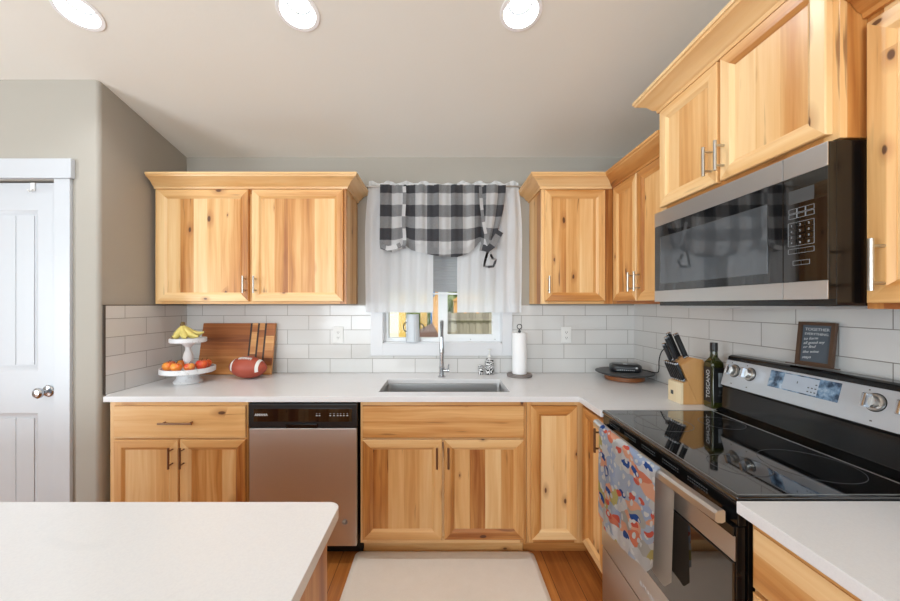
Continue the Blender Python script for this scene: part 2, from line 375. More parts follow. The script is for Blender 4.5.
# ------------------------------------------------------------------ mesh builder
WO = {}
class MB:
    def __init__(s, T=None):
        s.bm = bmesh.new(); s.uv = s.bm.loops.layers.uv.new('UVMap'); s.T = T; s.mi = 0; s.sharp = 32
    def _uv(s, faces, grain='z', off=None):
        g = 'xyz'.index(grain); 
        vs = [v.co for f in faces for v in f.verts]
        mn = [min(c[i] for c in vs) for i in range(3)]
        uo = random.uniform(0, 60); ko = random.randint(0, 900)
        if off is not None: uo, vo = off
        for f in faces:
            f.normal_update(); n = f.normal; o = [i for i in range(3) if i != g]
            v_ax = o[0] if abs(n[o[0]]) <= abs(n[o[1]]) else o[1]
            for l in f.loops:
                c = l.vert.co
                if off is not None: l[s.uv].uv = (c[g]+uo, c[v_ax]+vo)
                else: l[s.uv].uv = (c[g]-mn[g]+uo, c[v_ax]-mn[v_ax]+.0005+ko*.085)
    def box(s, x0, x1, y0, y1, z0, z1, grain='z', bevel=0, seg=2, off=None):
        if x0 > x1: x0, x1 = x1, x0
        if y0 > y1: y0, y1 = y1, y0
        if z0 > z1: z0, z1 = z1, z0
        r = bmesh.ops.create_cube(s.bm, size=1)
        vs = r['verts']
        for v in vs: v.co = Vector(((x0+x1)/2+v.co.x*(x1-x0), (y0+y1)/2+v.co.y*(y1-y0), (z0+z1)/2+v.co.z*(z1-z0)))
        fs = list({f for v in vs for f in v.link_faces})
        if bevel:
            es = list({e for v in vs for e in v.link_edges})
            rb = bmesh.ops.bevel(s.bm, geom=es, offset=bevel, segments=seg, profile=.5, affect='EDGES')
            fs = list({f for v in rb['verts'] for f in v.link_faces} | set(f for f in fs if f.is_valid))
        s._uv(fs, grain, off)
        for f in fs: f.material_index = s.mi
        return fs
    def face(s, pts, uvs=None):
        vs = [s.bm.verts.new(p) for p in pts]; f = s.bm.faces.new(vs); f.material_index = s.mi
        if uvs:
            for l, u in zip(f.loops, uvs): l[s.uv].uv = u
        return f
    def prism(s, poly, axis, lo, hi, grain='z', bevel=0):
        """poly in the two other axes (in xyz order)"""
        ax = 'xyz'.index(axis); o = [i for i in range(3) if i != ax]
        def P(p, h):
            c = [0, 0, 0]; c[o[0]] = p[0]; c[o[1]] = p[1]; c[ax] = h; return Vector(c)
        a = [s.bm.verts.new(P(p, lo)) for p in poly]; b = [s.bm.verts.new(P(p, hi)) for p in poly]
        fs = [s.bm.faces.new(a), s.bm.faces.new(list(reversed(b)))]
        n = len(poly)
        for i in range(n): fs.append(s.bm.faces.new([a[i], b[i], b[(i+1) % n], a[(i+1) % n]]))
        bmesh.ops.recalc_face_normals(s.bm, faces=fs)
        if bevel:
            es = list({e for f in fs for e in f.edges})
            rb = bmesh.ops.bevel(s.bm, geom=es, offset=bevel, segments=2, profile=.5, affect='EDGES')
            fs = list({f for v in rb['verts'] for f in v.link_faces} | set(f for f in fs if f.is_valid))
        s._uv(fs, grain)
        for f in fs: f.material_index = s.mi
        return fs
    def grid(s, rows, closed=False, uvf=None):
        """rows: list of lists of points"""
        vv = [[s.bm.verts.new(p) for p in r] for r in rows]; m = len(rows[0]); fs = []
        for i in range(len(rows)-1):
            for j in range(m if closed else m-1):
                k = (j+1) % m
                f = s.bm.faces.new([vv[i][j], vv[i][k], vv[i+1][k], vv[i+1][j]]); f.material_index = s.mi
                if uvf:
                    for l, (a, b) in zip(f.loops, [(i, j), (i, j+1), (i+1, j+1), (i+1, j)]): l[s.uv].uv = uvf(a, b)
                fs.append(f)
        return vv, fs
    def tube(s, pts, r, seg=12, caps=True):
        pts = [Vector(p) for p in pts]; n = len(pts); R = r if isinstance(r, (list, tuple)) else [r]*n
        rows = []; up = Vector((0, 0, 1))
        t0 = (pts[1]-pts[0]).normalized()
        a = t0.orthogonal().normalized()
        for i, p in enumerate(pts):
            t = (pts[min(i+1, n-1)]-pts[max(i-1, 0)]).normalized()
            a = (a-t*a.dot(t)).normalized(); b = t.cross(a)
            rows.append([p+(a*math.cos(2*PI*k/seg)+b*math.sin(2*PI*k/seg))*R[i] for k in range(seg)])
        vv, fs = s.grid(rows, True)
        if caps:
            for ring in (vv[0], vv[-1]):
                f = s.bm.faces.new(ring); f.material_index = s.mi; fs.append(f)
        for f in fs:
            for l in f.loops: l[s.uv].uv = (l.vert.co.z, l.vert.co.x)
        return fs
    def cyl(s, p0, p1, r0, r1=None, seg=24): return s.tube([p0, p1], [r0, r0 if r1 is None else r1], seg)
    def lathe(s, prof, c=(0, 0, 0), seg=40, axis='z', cap=True):
        """prof list of (r, h)"""
        c = Vector(c); rows = []
        for r, h in prof:
            row = []
            for k in range(seg):
                a = 2*PI*k/seg; x, y = max(r, 1e-5)*math.cos(a), max(r, 1e-5)*math.sin(a)
                row.append(c+(Vector((x, y, h)) if axis == 'z' else Vector((h, x, y)) if axis == 'x' else Vector((x, h, y))))
            rows.append(row)
        vv, fs = s.grid(rows, True)
        if cap:
            for ring in (vv[0], vv[-1]):
                f = s.bm.faces.new(ring); f.material_index = s.mi
        return fs
    def sphere(s, c, r, seg=24, sc=(1, 1, 1)):
        ret = bmesh.ops.create_uvsphere(s.bm, u_segments=seg, v_segments=seg//2, radius=r)
        for v in ret['verts']: v.co = Vector((v.co.x*sc[0], v.co.y*sc[1], v.co.z*sc[2]))+Vector(c)
        for v in ret['verts']:
            for f in v.link_faces: f.material_index = s.mi
        return ret['verts']
    def build(s, name, mat, parent=None, origin=None, recalc=True):
        if s.T:
            for v in s.bm.verts: v.co = Vector(s.T(v.co))
        if recalc: bmesh.ops.recalc_face_normals(s.bm, faces=s.bm.faces[:])
        for e in s.bm.edges:
            if len(e.link_faces) == 2:
                try: e.smooth = e.calc_face_angle() < math.radians(s.sharp)
                except Exception: pass
        for f in s.bm.faces: f.smooth = True
        if parent is not None: o0 = WO[parent.name]
        elif origin is not None: o0 = Vector(origin)
        else:
            cs = [v.co for v in s.bm.verts]
            o0 = Vector(((min(c.x for c in cs)+max(c.x for c in cs))/2, (min(c.y for c in cs)+max(c.y for c in cs))/2, min(c.z for c in cs)))
        for v in s.bm.verts: v.co -= o0
        me = bpy.data.meshes.new(name); s.bm.to_mesh(me); s.bm.free()
        for m in (mat if isinstance(mat, (list, tuple)) else [mat]): me.materials.append(m)
        o = bpy.data.objects.new(name, me); C.objects.link(o)
        wn_ = o.modifiers.new('weighted_normals', 'WEIGHTED_NORMAL'); wn_.keep_sharp = True; wn_.weight = 60
        if parent is not None: o.parent = parent
        else: o.location = o0
        WO[o.name] = o0
        return o
def thing(name, label, cat, loc, group=None):
    o = bpy.data.objects.new(name, None); C.objects.link(o); o.location = loc; o.empty_display_size = .05
    o['label'] = label; o['category'] = cat
    if group: o['group'] = group
    WO[o.name] = Vector(loc); return o
def tag(o, label, cat, group=None):
    o['label'] = label; o['category'] = cat
    if group: o['group'] = group
    return o
def struct(o): o['kind'] = 'structure'; return o
def text_mesh(name, txt, size, mat, T, parent, align='CENTER', depth=.0006, bold=0.0):
    """letters laid in a local (u, v) plane, mapped by T(u, v, d)"""
    cu = bpy.data.curves.new('t', 'FONT'); cu.body = txt; cu.size = size; cu.align_x = align; cu.align_y = 'CENTER'; cu.extrude = depth; cu.offset = bold
    cu.resolution_u = 3
    ob = bpy.data.objects.new('t', cu); C.objects.link(ob)
    bpy.context.view_layer.update()
    me = bpy.data.meshes.new_from_object(ob.evaluated_get(bpy.context.evaluated_depsgraph_get()))
    bpy.data.objects.remove(ob); bpy.data.curves.remove(cu)
    o0 = WO[parent.name]
    for v in me.vertices: v.co = Vector(T(v.co.x, v.co.y, v.co.z))-o0
    me.name = name; me.materials.clear(); me.materials.append(mat)
    o = bpy.data.objects.new(name, me); C.objects.link(o); o.parent = parent; WO[o.name] = o0
    return o

XL, XR, YB = -1.829, 1.403, 2.625        # faces of the tiled walls
TL = .008
def ceil_z(y): return 2.475+.209*(2.633-y)

# ------------------------------------------------------------------ room shell
b = MB(); b.box(-5.2, 1.6, -4.2, 2.75, -.06, 0); struct(b.build('floor', M['floor']))
# back wall with window opening
WX0, WX1, WZ0, WZ1 = -.412, .448, 1.13, 2.13
b = MB()
b.box(XL-.30, WX0, YB+TL, 2.78, 0, 2.6); b.box(WX1, XR+.2, YB+TL, 2.78, 0, 2.6)
b.box(WX0, WX1, YB+TL, 2.78, 0, WZ0); b.box(WX0, WX1, YB+TL, 2.78, WZ1, 2.6)
struct(b.build('wall_back', M['wall']))
YD = 1.953
# left return wall + door wall with rounded corner
xw = XL-TL
R_ = .022
arc = [(xw-R_+R_*math.sin(t*PI/2/6), YD+R_-R_*math.cos(t*PI/2/6)) for t in range(7)]
b = MB(); b.prism([(-2.0, YD)]+arc+[(xw, 2.66), (-2.0, 2.66)], 'z', 0, 2.95)
b.sharp = 20
b.box(-2.9, -2.0, YD, YD+.12, 2.075, 2.95); b.box(-4.75, -2.9, YD, YD+.12, 0, 2.95)
struct(b.build('wall_left', M['wall']))
b = MB(); b.box(XR+TL, XR+.2, -4.1, 2.78, 0, 3.4); struct(b.build('wall_right', M['wall']))
# living room side with patio door opening, rear wall with window opening
b = MB(); b.box(-4.85, -4.7, -.5, YD+.12, 0, 3.4); b.box(-4.85, -4.7, -4.1, -2.5, 0, 3.4); b.box(-4.85, -4.7, -2.5, -.5, 2.15, 3.4)
struct(b.build('wall_far_left', M['wall']))
b = MB(); b.box(-4.85, -2.85, -4.1, -3.95, 0, 3.4); b.box(.45, 1.6, -4.1, -3.95, 0, 3.4); b.box(-2.85, .45, -4.1, -3.95, 2.4, 3.4); b.box(-2.85, .45, -4.1, -3.95, 0, .6)
struct(b.build('wall_rear', M['wall']))
# vaulted ceiling with cut-outs for the recessed lights
LX = [-1.588, -.623, .355]; LY = 1.593; LR = .083
sl = math.atan(.209); cs, sn = math.cos(sl), math.sin(sl)
def CP(x, s, d=0):      # point on the sloped ceiling: s = distance along slope measured from the light row, d = depth up
    y = LY-s*cs; z = ceil_z(LY)+s*sn
    return Vector((x, y+d*sn, z+d*cs))
b = MB(); h = .15
s_lo = (LY-2.70)/cs; s_hi = (LY+1.1)/cs
xs = [-4.85]; 
for x in LX: xs += [x-h, x+h]
xs.append(1.6)
for i in range(len(xs)-1):
    x0, x1 = xs[i], xs[i+1]
    b.face([CP(x0, s_lo), CP(x1, s_lo), CP(x1, -h), CP(x0, -h)])
    b.face([CP(x0, h), CP(x1, h), CP(x1, s_hi), CP(x0, s_hi)])
    if i % 2 == 0: b.face([CP(x0, -h), CP(x1, -h), CP(x1, h), CP(x0, h)])
for x in LX:
    n = 48; inn = []; out = []
    for k in range(n):
        t = 2*PI*k/n; c_, s_ = math.cos(t), math.sin(t); m = max(abs(c_), abs(s_))
        inn.append(CP(x+LR*c_, LR*s_)); out.append(CP(x+h*c_/m, h*s_/m))
    b.grid([inn, out], True)
zt = CP(0, s_hi)
b.face([(-4.85, zt.y, zt.z), (1.6, zt.y, zt.z), (1.6, -4.1, zt.z-.62), (-4.85, -4.1, zt.z-.62)])
bmesh.ops.remove_doubles(b.bm, verts=b.bm.verts[:], dist=1e-4)
b.sharp = 20
struct(b.build('ceiling', M['ceiling']))
# plaster cap above the ceiling keeps the attic dark
# backsplash
def tile_slab(x0, x1, y0, y1, z0, z1, du, b):
    fs = b.box(x0, x1, y0, y1, z0, z1)
    for f in fs:
        f.normal_update()
        for l in f.loops:
            c = l.vert.co
            u = c.x if abs(x1-x0) > abs(y1-y0) else -c.y
            l[b.uv].uv = (u+du+30*.3075, c.z-.9145)
    return fs
CT = .915; ZT = 1.402
# window casing measures
CX0, CX1, CZ0 = -.499, .521, 1.04
b = MB(); du = .795+.15375  # joint phase
tile_slab(XL, CX0, YB, YB+TL, CT, ZT, du, b); tile_slab(CX1, XR, YB, YB+TL, CT, ZT, du, b); tile_slab(CX0, CX1, YB, YB+TL, CT, CZ0, du, b)
struct(b.build('wall_tile_back', M['tile']))
b = MB(); tile_slab(XL-TL, XL, 1.985, YB, CT, ZT, 1.954, b); struct(b.build('wall_tile_left', M['tile']))
b = MB(); tile_slab(XR, XR+TL, .2, YB, CT-.02, 1.41, 1.124+.15375, b); struct(b.build('wall_tile_right', M['tile']))
b = MB(); b.box(XL-TL, XL+.001, 1.976, 1.985, CT, ZT+.004); b.box(XL-TL, XL+.001, 1.976, YB, ZT, ZT+.004)
struct(b.build('trim_1', M['dark_gap']))
# window casing (painted boards around the opening)
b = MB(); cy = YB-.012
b.box(CX0, WX0, cy, YB+TL, CZ0, 2.22, bevel=.002); b.box(WX1, CX1, cy, YB+TL, CZ0, 2.22, bevel=.002)
b.box(WX0, WX1, cy, YB+TL, CZ0, WZ0, bevel=.002); b.box(WX0, WX1, cy, YB+TL, WZ1, 2.22, bevel=.002)
b.box(WX0, WX1, YB+TL, 2.68, WZ0, WZ0+.008); b.box(WX0, WX0+.008, YB+TL, 2.68, WZ0, WZ1); b.box(WX1-.008, WX1, YB+TL, 2.68, WZ0, WZ1)
struct(b.build('trim_2', M['white_paint']))
# window: sliding vinyl unit
b = MB(); y0, y1 = 2.68, 2.76
fx0, fx1, fz0, fz1 = WX0+.001, WX1-.001, WZ0+.001, WZ1-.001
b.box(fx0, fx0+.030, y0, y1, fz0, fz1, bevel=.002); b.box(fx1-.035, fx1, y0, y1, fz0, fz1, bevel=.002)
b.box(fx0+.030, fx1-.035, y0, y1, fz0, fz0+.030); b.box(fx0+.030, fx1-.035, y0, y1, fz1-.03, fz1)
b.box(-.014, .020, y0-.001, y1-.02, fz0+.030, fz1-.03, bevel=.002)
win = struct(b.build('window_1', M['vinyl']))
b = MB(); y0 -= .004
b.box(.020, .056, y0, y0+.04, fz0+.022, fz1-.03, bevel=.002); b.box(.385, fx1-.035, y0, y0+.04, fz0+.022, fz1-.03, bevel=.002)
b.box(.056, .385, y0, y0+.04, fz0+.022, 1.188, bevel=.002); b.box(.056, .385, y0, y0+.04, fz1-.07, fz1-.03, bevel=.002)
b.build('window_sash', M['vinyl'], win)
b = MB(); b.box(.056, .385, y0+.018, y0+.022, 1.188, fz1-.07); b.box(fx0+.022, -.014, 2.715, 2.719, fz0+.022, fz1-.03)
b.build('pane', M['glass'], win)
b = MB(); 
for x in (.225, .405): b.cyl((x, y0-.004, 1.152), (x, y0, 1.152), .004, seg=10)
b.build('lock_screw', M['badge'], win)
# door with casing
b = MB(); b.box(-2.060, -1.974, YD-.018, YD, 0, 2.08, bevel=.003); b.box(-2.93, -2.85, YD-.018, YD, 0, 2.08, bevel=.003)
b.box(-2.95, -1.961, YD-.026, YD, 2.08, 2.185, bevel=.004)
b.box(-2.062, -2.045, YD-.004, YD+.11, 0, 2.075); 
struct(b.build('trim_3', M['door_paint']))
b = MB(); dx0, dx1, dy = -2.85, -2.060, YD+.012
b.box(dx0, dx0+.115, dy, dy+.035, .005, 2.065); b.box(dx1-.115, dx1, dy, dy+.035, .005, 2.065)
for z0, z1 in ((.005, .24), (.82, 1.05), (1.92, 2.065)): b.box(dx0+.115, dx1-.115, dy, dy+.035, z0, z1)
def recess(x0, x1, z0, z1):
    w_ = .03; d = .012
    o_ = [(x0, z0), (x1, z0), (x1, z1), (x0, z1)]; i_ = [(x0+w_, z0+w_), (x1-w_, z0+w_), (x1-w_, z1-w_), (x0+w_, z1-w_)]
    b.grid([[Vector((x, dy, z)) for x, z in o_], [Vector((x, dy+d*.9, z)) for x, z in [(p[0]*.35+q[0]*.65, p[1]*.35+q[1]*.65) for p, q in zip(o_, i_)]], [Vector((x, dy+d, z)) for x, z in i_]], True)
    xx = x0+w_; n = 5; pw = (x1-x0-2*w_)/n
    for k in range(n):
        b.box(xx+k*pw+.002, xx+(k+1)*pw-.002, dy+d-.004, dy+.03, z0+w_, z1-w_)
    b.box(x0, x1, dy+d, dy+.03, z0, z1)
recess(dx0+.115, dx1-.115, .24, .82); recess(dx0+.115, dx1-.115, 1.05, 1.92)
door = struct(b.build('door_1', M['door_paint']))
kx, kz = -2.118, .94
b = MB(); b.lathe([(.0, 0), (.030, 0), (.031, -.004), (.026, -.009), (.012, -.012), (.011, -.032), (.02, -.036), (.0275, -.048), (.027, -.058), (.018, -.066), (0, -.068)], (kx, dy, kz), axis='y', seg=32)
b.build('door_handle', M['chrome'], door)
b = MB(); b.box(dx1-.002, dx1+.0015, dy-.004, dy+.02, .90, .98); b.build('latch_plate', M['nickel'], door)
b = MB(); hx = -2.20; b.box(hx-.012, hx+.012, dy-.006, dy, 2.02, 2.066, bevel=.002); b.tube([(hx, dy-.008, 2.03), (hx, dy-.02, 2.012), (hx, dy-.03, 2.02)], .004, 8)
tag(b.build('door_hook', M['plastic_white']), 'small white over-the-door hook at the top of the white door', 'hook')
# unseen board added behind the door so no light leaks
b = MB(); b.box(-2.95, -1.95, YD+.13, YD+.16, 0, 2.2); struct(b.build('light_block_board', M['wall']))

# ------------------------------------------------------------------ cabinets
T_back = lambda plane: (lambda c: (c.x, plane-c.y, c.z))          # local (u, depth, z): facing the camera
T_right = lambda plane: (lambda c: (plane-c.y, c.x, c.z))         # cabinets on the right wall face -x
DT = .019
def mitred_frame(b, u0, u1, z0, z1, wdt=.056):
    prof = [(0, 0), (0, DT-.003), (.003, DT), (wdt-.016, DT), (wdt-.012, DT-.002), (wdt-.004, DT-.009), (wdt, DT-.010), (wdt, 0)]
    for side in range(4):
        rows = []
        for t, d in prof:
            if side == 0: p, q = (u0+t, z0+t), (u0+t, z1-t)
            elif side == 1: p, q = (u1-t, z0+t), (u1-t, z1-t)
            elif side == 2: p, q = (u0+t, z0+t), (u1-t, z0+t)
            else: p, q = (u0+t, z1-t), (u1-t, z1-t)
            rows.append([Vector((p[0], d, p[1])), Vector((q[0], d, q[1]))])
        uo = random.uniform(0, 60); ko = random.randint(0, 900)*.085
        ax = 2 if side < 2 else 0
        vv, fs = b.grid(rows)
        for f in fs:
            for l in f.loops:
                c = l.vert.co; t = min(abs(c.x-u0), abs(c.x-u1)) if side < 2 else min(abs(c.z-z0), abs(c.z-z1))
                l[b.uv].uv = (c[ax]+uo, t+.001+ko)
        for k in (0, 1): b.bm.faces.new([r[k] for r in vv])
def bar_pull(T, u, z0, z1, parent, mat='nickel', horiz=False, d0=DT, out=.032):
    b = MB(T)
    if not horiz:
        b.cyl((u, d0+out, z0), (u, d0+out, z1), .0058, seg=14)
        for z in (z0+.018, z1-.018): b.cyl((u, d0-.001, z), (u, d0+out, z), .0042, seg=10)
    else:
        b.cyl((z0, d0+out, u), (z1, d0+out, u), .0058, seg=14)
        for z in (z0+.018, z1-.018): b.cyl((z, d0-.001, u), (z, d0+out, u), .0042, seg=10)
    return b.build('handle', M[mat], parent)
def cab_door(T, u0, u1, z0, z1, root, handle=None, mat='nickel', name='door', out=.032):
    b = MB(T); mitred_frame(b, u0, u1, z0, z1); fr = b.build(name, M['hickory'], root)
    b = MB(T); b.box(u0+.054, u1-.054, .001, DT-.011, z0+.054, z1-.054, grain='z'); b.build('door_panel', M['hickory'], fr)
    if handle: bar_pull(T, handle[0], handle[1], handle[2], fr, mat, out=out)
    return fr
def slab_drawer(T, u0, u1, z0, z1, root, handle=None, name='drawer', mat='bronze'):
    b = MB(T); b.box(u0, u1, 0, DT-.004, z0, z1, grain='x')
    rows = []
    w2 = .018
    o_ = [(u0, z0), (u1, z0), (u1, z1), (u0, z1)]; i_ = [(u0+w2, z0+w2), (u1-w2, z0+w2), (u1-w2, z1-w2), (u0+w2, z1-w2)]
    b.prism([(u0, DT-.004), (u1, DT-.004), (u1-.008, DT), (u0+.008, DT)], 'z', z0+.006, z1-.006, grain='x')
    d = b.build(name, M['hickory'], root)
    if handle: bar_pull(T, handle[0], handle[1], handle[2], d, mat, horiz=True)
    return d
def face_frame(T, u0, u1, z0, z1, stiles, rails, root, depth=.019):
    """stiles: list of (ua, ub); rails: list of (za, zb, ua, ub)"""
    b = MB(T)
    for st in stiles:
        za_, zb_ = (st[2], st[3]) if len(st) == 4 else (z0, z1)
        b.box(st[0], st[1], -depth, -.0005, za_, zb_, grain='z')
    for za, zb, ua, ub in rails: b.box(ua, ub, -depth, -.0005, za, zb, grain='x')
    return b.build('face_frame', M['hickory'], root)
def crown(path, root, z0, z1, proj, n=None):
    """sweep crown profile along a plan polyline with outward normals given by offset at each vertex (dx, dy)"""
    prof = [(0, 0), (.008, 0), (.010, .012), (.018, .018), (.030, .038), (.048, .052), (.056, .056), (.058, .064), (.062, .066), (.062, .078), (0, .078)]
    kz = (z1-z0)/.078; kp = proj/.062
    b = MB()
    for i in range(len(path)-1):
        (p, o0), (q, o1) = path[i], path[i+1]
        rows = [[Vector((p[0]+o0[0]*a*kp, p[1]+o0[1]*a*kp, z0+h*kz)), Vector((q[0]+o1[0]*a*kp, q[1]+o1[1]*a*kp, z0+h*kz))] for a, h in prof]
        L = (Vector(q)-Vector(p)).length; uo = random.uniform(0, 50); ko = random.randint(0, 900)*.085
        acc = [0]
        for k in range(1, len(prof)): acc.append(acc[-1]+math.hypot(prof[k][0]-prof[k-1][0], prof[k][1]-prof[k-1][1])*.6)
        vv, fs = b.grid(rows, uvf=lambda a, c_, uo=uo, ko=ko, acc=acc, L=L: (uo+c_*L, ko+acc[a]))
        for k in (0, 1): b.bm.faces.new([r[k] for r in vv])
    return b.build('crown_moulding', M['hickory'], root)

UB = 1.412; UT = 2.17; YU = 2.31   # wall cabinets: bottom, top, face-frame plane
ybk = YB-.002                       # cabinet backs just off the tile
# left wall cabinet
root = thing('wall_cabinet', 'wide two-door hickory wall cabinet left of the window', 'cabinet', (-1.197, 2.47, UB))
b = MB(); x0, x1 = -1.811, -.596
for u in (x0, x1-.018): b.box(u, u+.018, YU+.019, ybk, UB, UT, grain='z')
b.box(x0+.018, x1-.018, YU+.019, ybk, UB+.012, UB+.030, grain='x'); b.box(x0+.018, x1-.018, YU+.019, ybk, UT-.018, UT, grain='x')
b.box(x0+.018, x1-.018, ybk-.008, ybk, UB+.03, UT-.018, grain='z'); b.build('cabinet_body', M['hickory'], root)
T = T_back(YU)
face_frame(T, x0, x1, UB, UT, [(x0, x0+.04), (x1-.04, x1), (-1.22, -1.178, UB+.035, UT-.06)], [(UB, UB+.035, x0+.04, x1-.04), (UT-.06, UT, x0+.04, x1-.04)], root)
cab_door(T, -1.785, -1.209, 1.428, 2.135, root, (-1.229, 1.48, 1.587))
cab_door(T, -1.188, -.612, 1.428, 2.135, root, (-1.162, 1.48, 1.587))
yf = YU-.001
crown([((x0, yf), (0, -1)), ((x1, yf), (1, -1)), ((x1, ybk), (1, 0))], root, 2.141, 2.222, .085)
# right of window, in the corner
root = thing('wall_cabinet', 'narrow single-door hickory wall cabinet right of the window', 'cabinet', (.87, 2.47, UB))
x0, x1 = .645, XR-.002; xf = 1.10
b = MB()
b.box(x0, x0+.018, YU+.019, ybk, UB, UT, grain='z'); b.box(x1-.018, x1, YU+.019, ybk, UB, UT, grain='z')
b.box(x0+.018, x1-.018, YU+.019, ybk, UB+.012, UB+.030, grain='x'); b.box(x0+.018, x1-.018, YU+.019, ybk, UT-.018, UT, grain='x'); b.build('cabinet_body', M['hickory'], root)
face_frame(T, x0, xf, UB, UT, [(x0, x0+.04), (xf-.058, xf)], [(UB, UB+.035, x0+.04, xf-.058), (UT-.06, UT, x0+.04, xf-.058)], root)
cab_door(T, .662, 1.044, 1.428, 2.135, root, (.682, 1.48, 1.587))
crown([((x0, ybk), (-1, 0)), ((x0, yf), (-1, -1)), ((xf-.001, yf), (-1, -1))], root, 2.141, 2.222, .085)
# right wall, beside the corner
TR = T_right(xf)
root = thing('wall_cabinet', 'two-door hickory wall cabinet between the corner and the microwave', 'cabinet', (1.25, 2.0, UB))
b = MB(); ya, yb = 1.694, YU
b.box(xf+.019, x1, ya, ya+.018, UB, UT, grain='z'); b.box(xf+.019, x1, yb-.018, yb, UB, UT, grain='z')
b.box(xf+.019, x1, ya+.018, yb-.018, UB+.012, UB+.03, grain='y'); b.box(xf+.019, x1, ya+.018, yb-.018, UT-.018, UT, grain='y'); b.build('cabinet_body', M['hickory'], root)
face_frame(TR, ya, yb-.002, UB, UT, [(ya, ya+.03), (yb-.05, yb-.002), (1.985, 2.012, UB+.035, UT-.06)], [(UB, UB+.035, ya+.03, yb-.05), (UT-.06, UT, ya+.03, yb-.05)], root)
cab_door(TR, 2.004, 2.268, 1.428, 2.135, root, (2.03, 1.48, 1.587))
cab_door(TR, 1.700, 1.994, 1.428, 2.135, root, (1.966, 1.48, 1.587))
crown([((xf-.001, yb-.001), (-1, -1)), ((xf-.001, ya), (-1, 0))], root, 2.141, 2.222, .085)
# over the microwave: deeper and taller
random.seed(23)
MX = 1.031; TM = T_right(MX); MB0, MT = 1.837, 2.33
root = thing('wall_cabinet', 'deeper two-door hickory wall cabinet above the microwave', 'cabinet', (1.2, 1.3, MB0))
ya, yb = .936, 1.692
b = MB()
b.box(MX+.019, x1, ya, ya+.018, MB0, MT, grain='z'); b.box(MX+.019, x1, yb-.018, yb, MB0, MT, grain='z')
b.box(MX+.019, x1, ya+.018, yb-.018, MB0, MB0+.018, grain='y'); b.box(MX+.019, x1, ya+.018, yb-.018, MT-.018, MT, grain='y'); b.build('cabinet_body', M['hickory'], root)
face_frame(TM, ya, yb, MB0, MT, [(ya, ya+.04), (yb-.04, yb), (1.30, 1.335, MB0+.03, MT-.05)], [(MB0, MB0+.03, ya+.04, yb-.04), (MT-.05, MT, ya+.04, yb-.04)], root)
cab_door(TM, .953, 1.314, 1.853, 2.295, root, (1.339-.045, 1.885, 1.992))
cab_door(TM, 1.329, 1.676, 1.853, 2.295, root, (1.352, 1.885, 1.992))
crown([((MX+.3, yb), (0, 1)), ((MX-.001, yb), (-1, 1)), ((MX-.001, ya), (-1, -1)), ((MX+.3, ya), (0, -1))], root, 2.302, 2.392, .088)
# near cabinet at the right frame edge
root = thing('wall_cabinet', 'hickory wall cabinet nearest the camera, right of the microwave', 'cabinet', (1.25, .6, 1.395))
ya, yb = .12, .9345
b = MB(); b.box(xf+.019, x1, ya, ya+.018, 1.395, UT, grain='z'); b.box(xf+.019, x1, yb-.018, yb, 1.395, UT, grain='z')
b.box(xf+.019, x1, ya+.018, yb-.018, 1.407, 1.425, grain='y'); b.box(xf+.019, x1, ya+.018, yb-.018, UT-.018, UT, grain='y'); b.build('cabinet_body', M['hickory'], root)
face_frame(TR, ya, yb, 1.395, UT, [(ya, ya+.04), (yb-.035, yb), (.50, .53, 1.43, UT-.06)], [(1.395, 1.43, ya+.04, yb-.035), (UT-.06, UT, ya+.04, yb-.035)], root)
cab_door(TR, .522, .922, 1.410, 2.12, root, (.884, 1.44, 1.567))
cab_door(TR, .14, .510, 1.410, 2.12, root)
crown([((xf-.001, yb), (-1, 0)), ((xf-.001, ya), (-1, -1))], root, 2.141, 2.222, .085)

# base cabinets along the back
FY = 1.985; TB = T_back(FY); BT = .884
def base_body(b, x0, x1, y0, y1, toe_y):
    for u in (x0, x1-.018): b.box(u, u+.018, y0, y1, .105, BT, grain='z')
    b.box(x0+.018, x1-.018, y0, y1, .105, .123, grain='x')
    b.box(x0+.018, x1-.018, y1-.01, y1, .123, BT, grain='z')
    b.box(x0, x1, toe_y, toe_y+.016, 0, .105, grain='x')
root = thing('base_cabinet', 'hickory base cabinet with one drawer over two doors, left of dishwasher', 'cabinet', (-1.43, 2.3, 0))
x0, x1 = -1.803, -1.048
b = MB(); base_body(b, x0, x1, FY+.02, ybk, 2.075); b.build('cabinet_body', M['hickory'], root)
face_frame(TB, x0, x1, .105, BT, [(x0, x0+.06), (x1-.025, x1), (-1.428, -1.404, .14, .655)], [(.105, .14, x0+.06, x1-.025), (.655, .70, x0+.06, x1-.025), (.85, BT, x0+.06, x1-.025)], root)
slab_drawer(TB, -1.770, -1.056, .684, .858, root, (.771, -1.505, -1.325), mat='bronze')
cab_door(TB, -1.770, -1.421, .131, .674, root, (-1.448, .53, .642), 'bronze')
cab_door(TB, -1.410, -1.056, .131, .674, root, (-1.387, .53, .642), 'bronze')
root = thing('base_cabinet', 'hickory sink base cabinet with false drawer front over two doors', 'cabinet', (.02, 2.3, 0))
x0, x1 = -.434, .472
b = MB(); base_body(b, x0, x1, FY+.02, ybk, 2.075); b.build('cabinet_body', M['hickory'], root)
face_frame(TB, x0, x1, .105, BT, [(x0, x0+.035), (x1-.035, x1), (.0, .035, .14, .655)], [(.105, .14, x0+.035, x1-.035), (.655, .70, x0+.035, x1-.035), (.85, BT, x0+.035, x1-.035)], root)
slab_drawer(TB, -.420, .456, .684, .858, root, None, 'false_drawer_front')
cab_door(TB, -.420, .011, .131, .674, root, (-.016, .53, .642), 'bronze')
cab_door(TB, .023, .456, .131, .674, root, (.045, .53, .642), 'bronze')
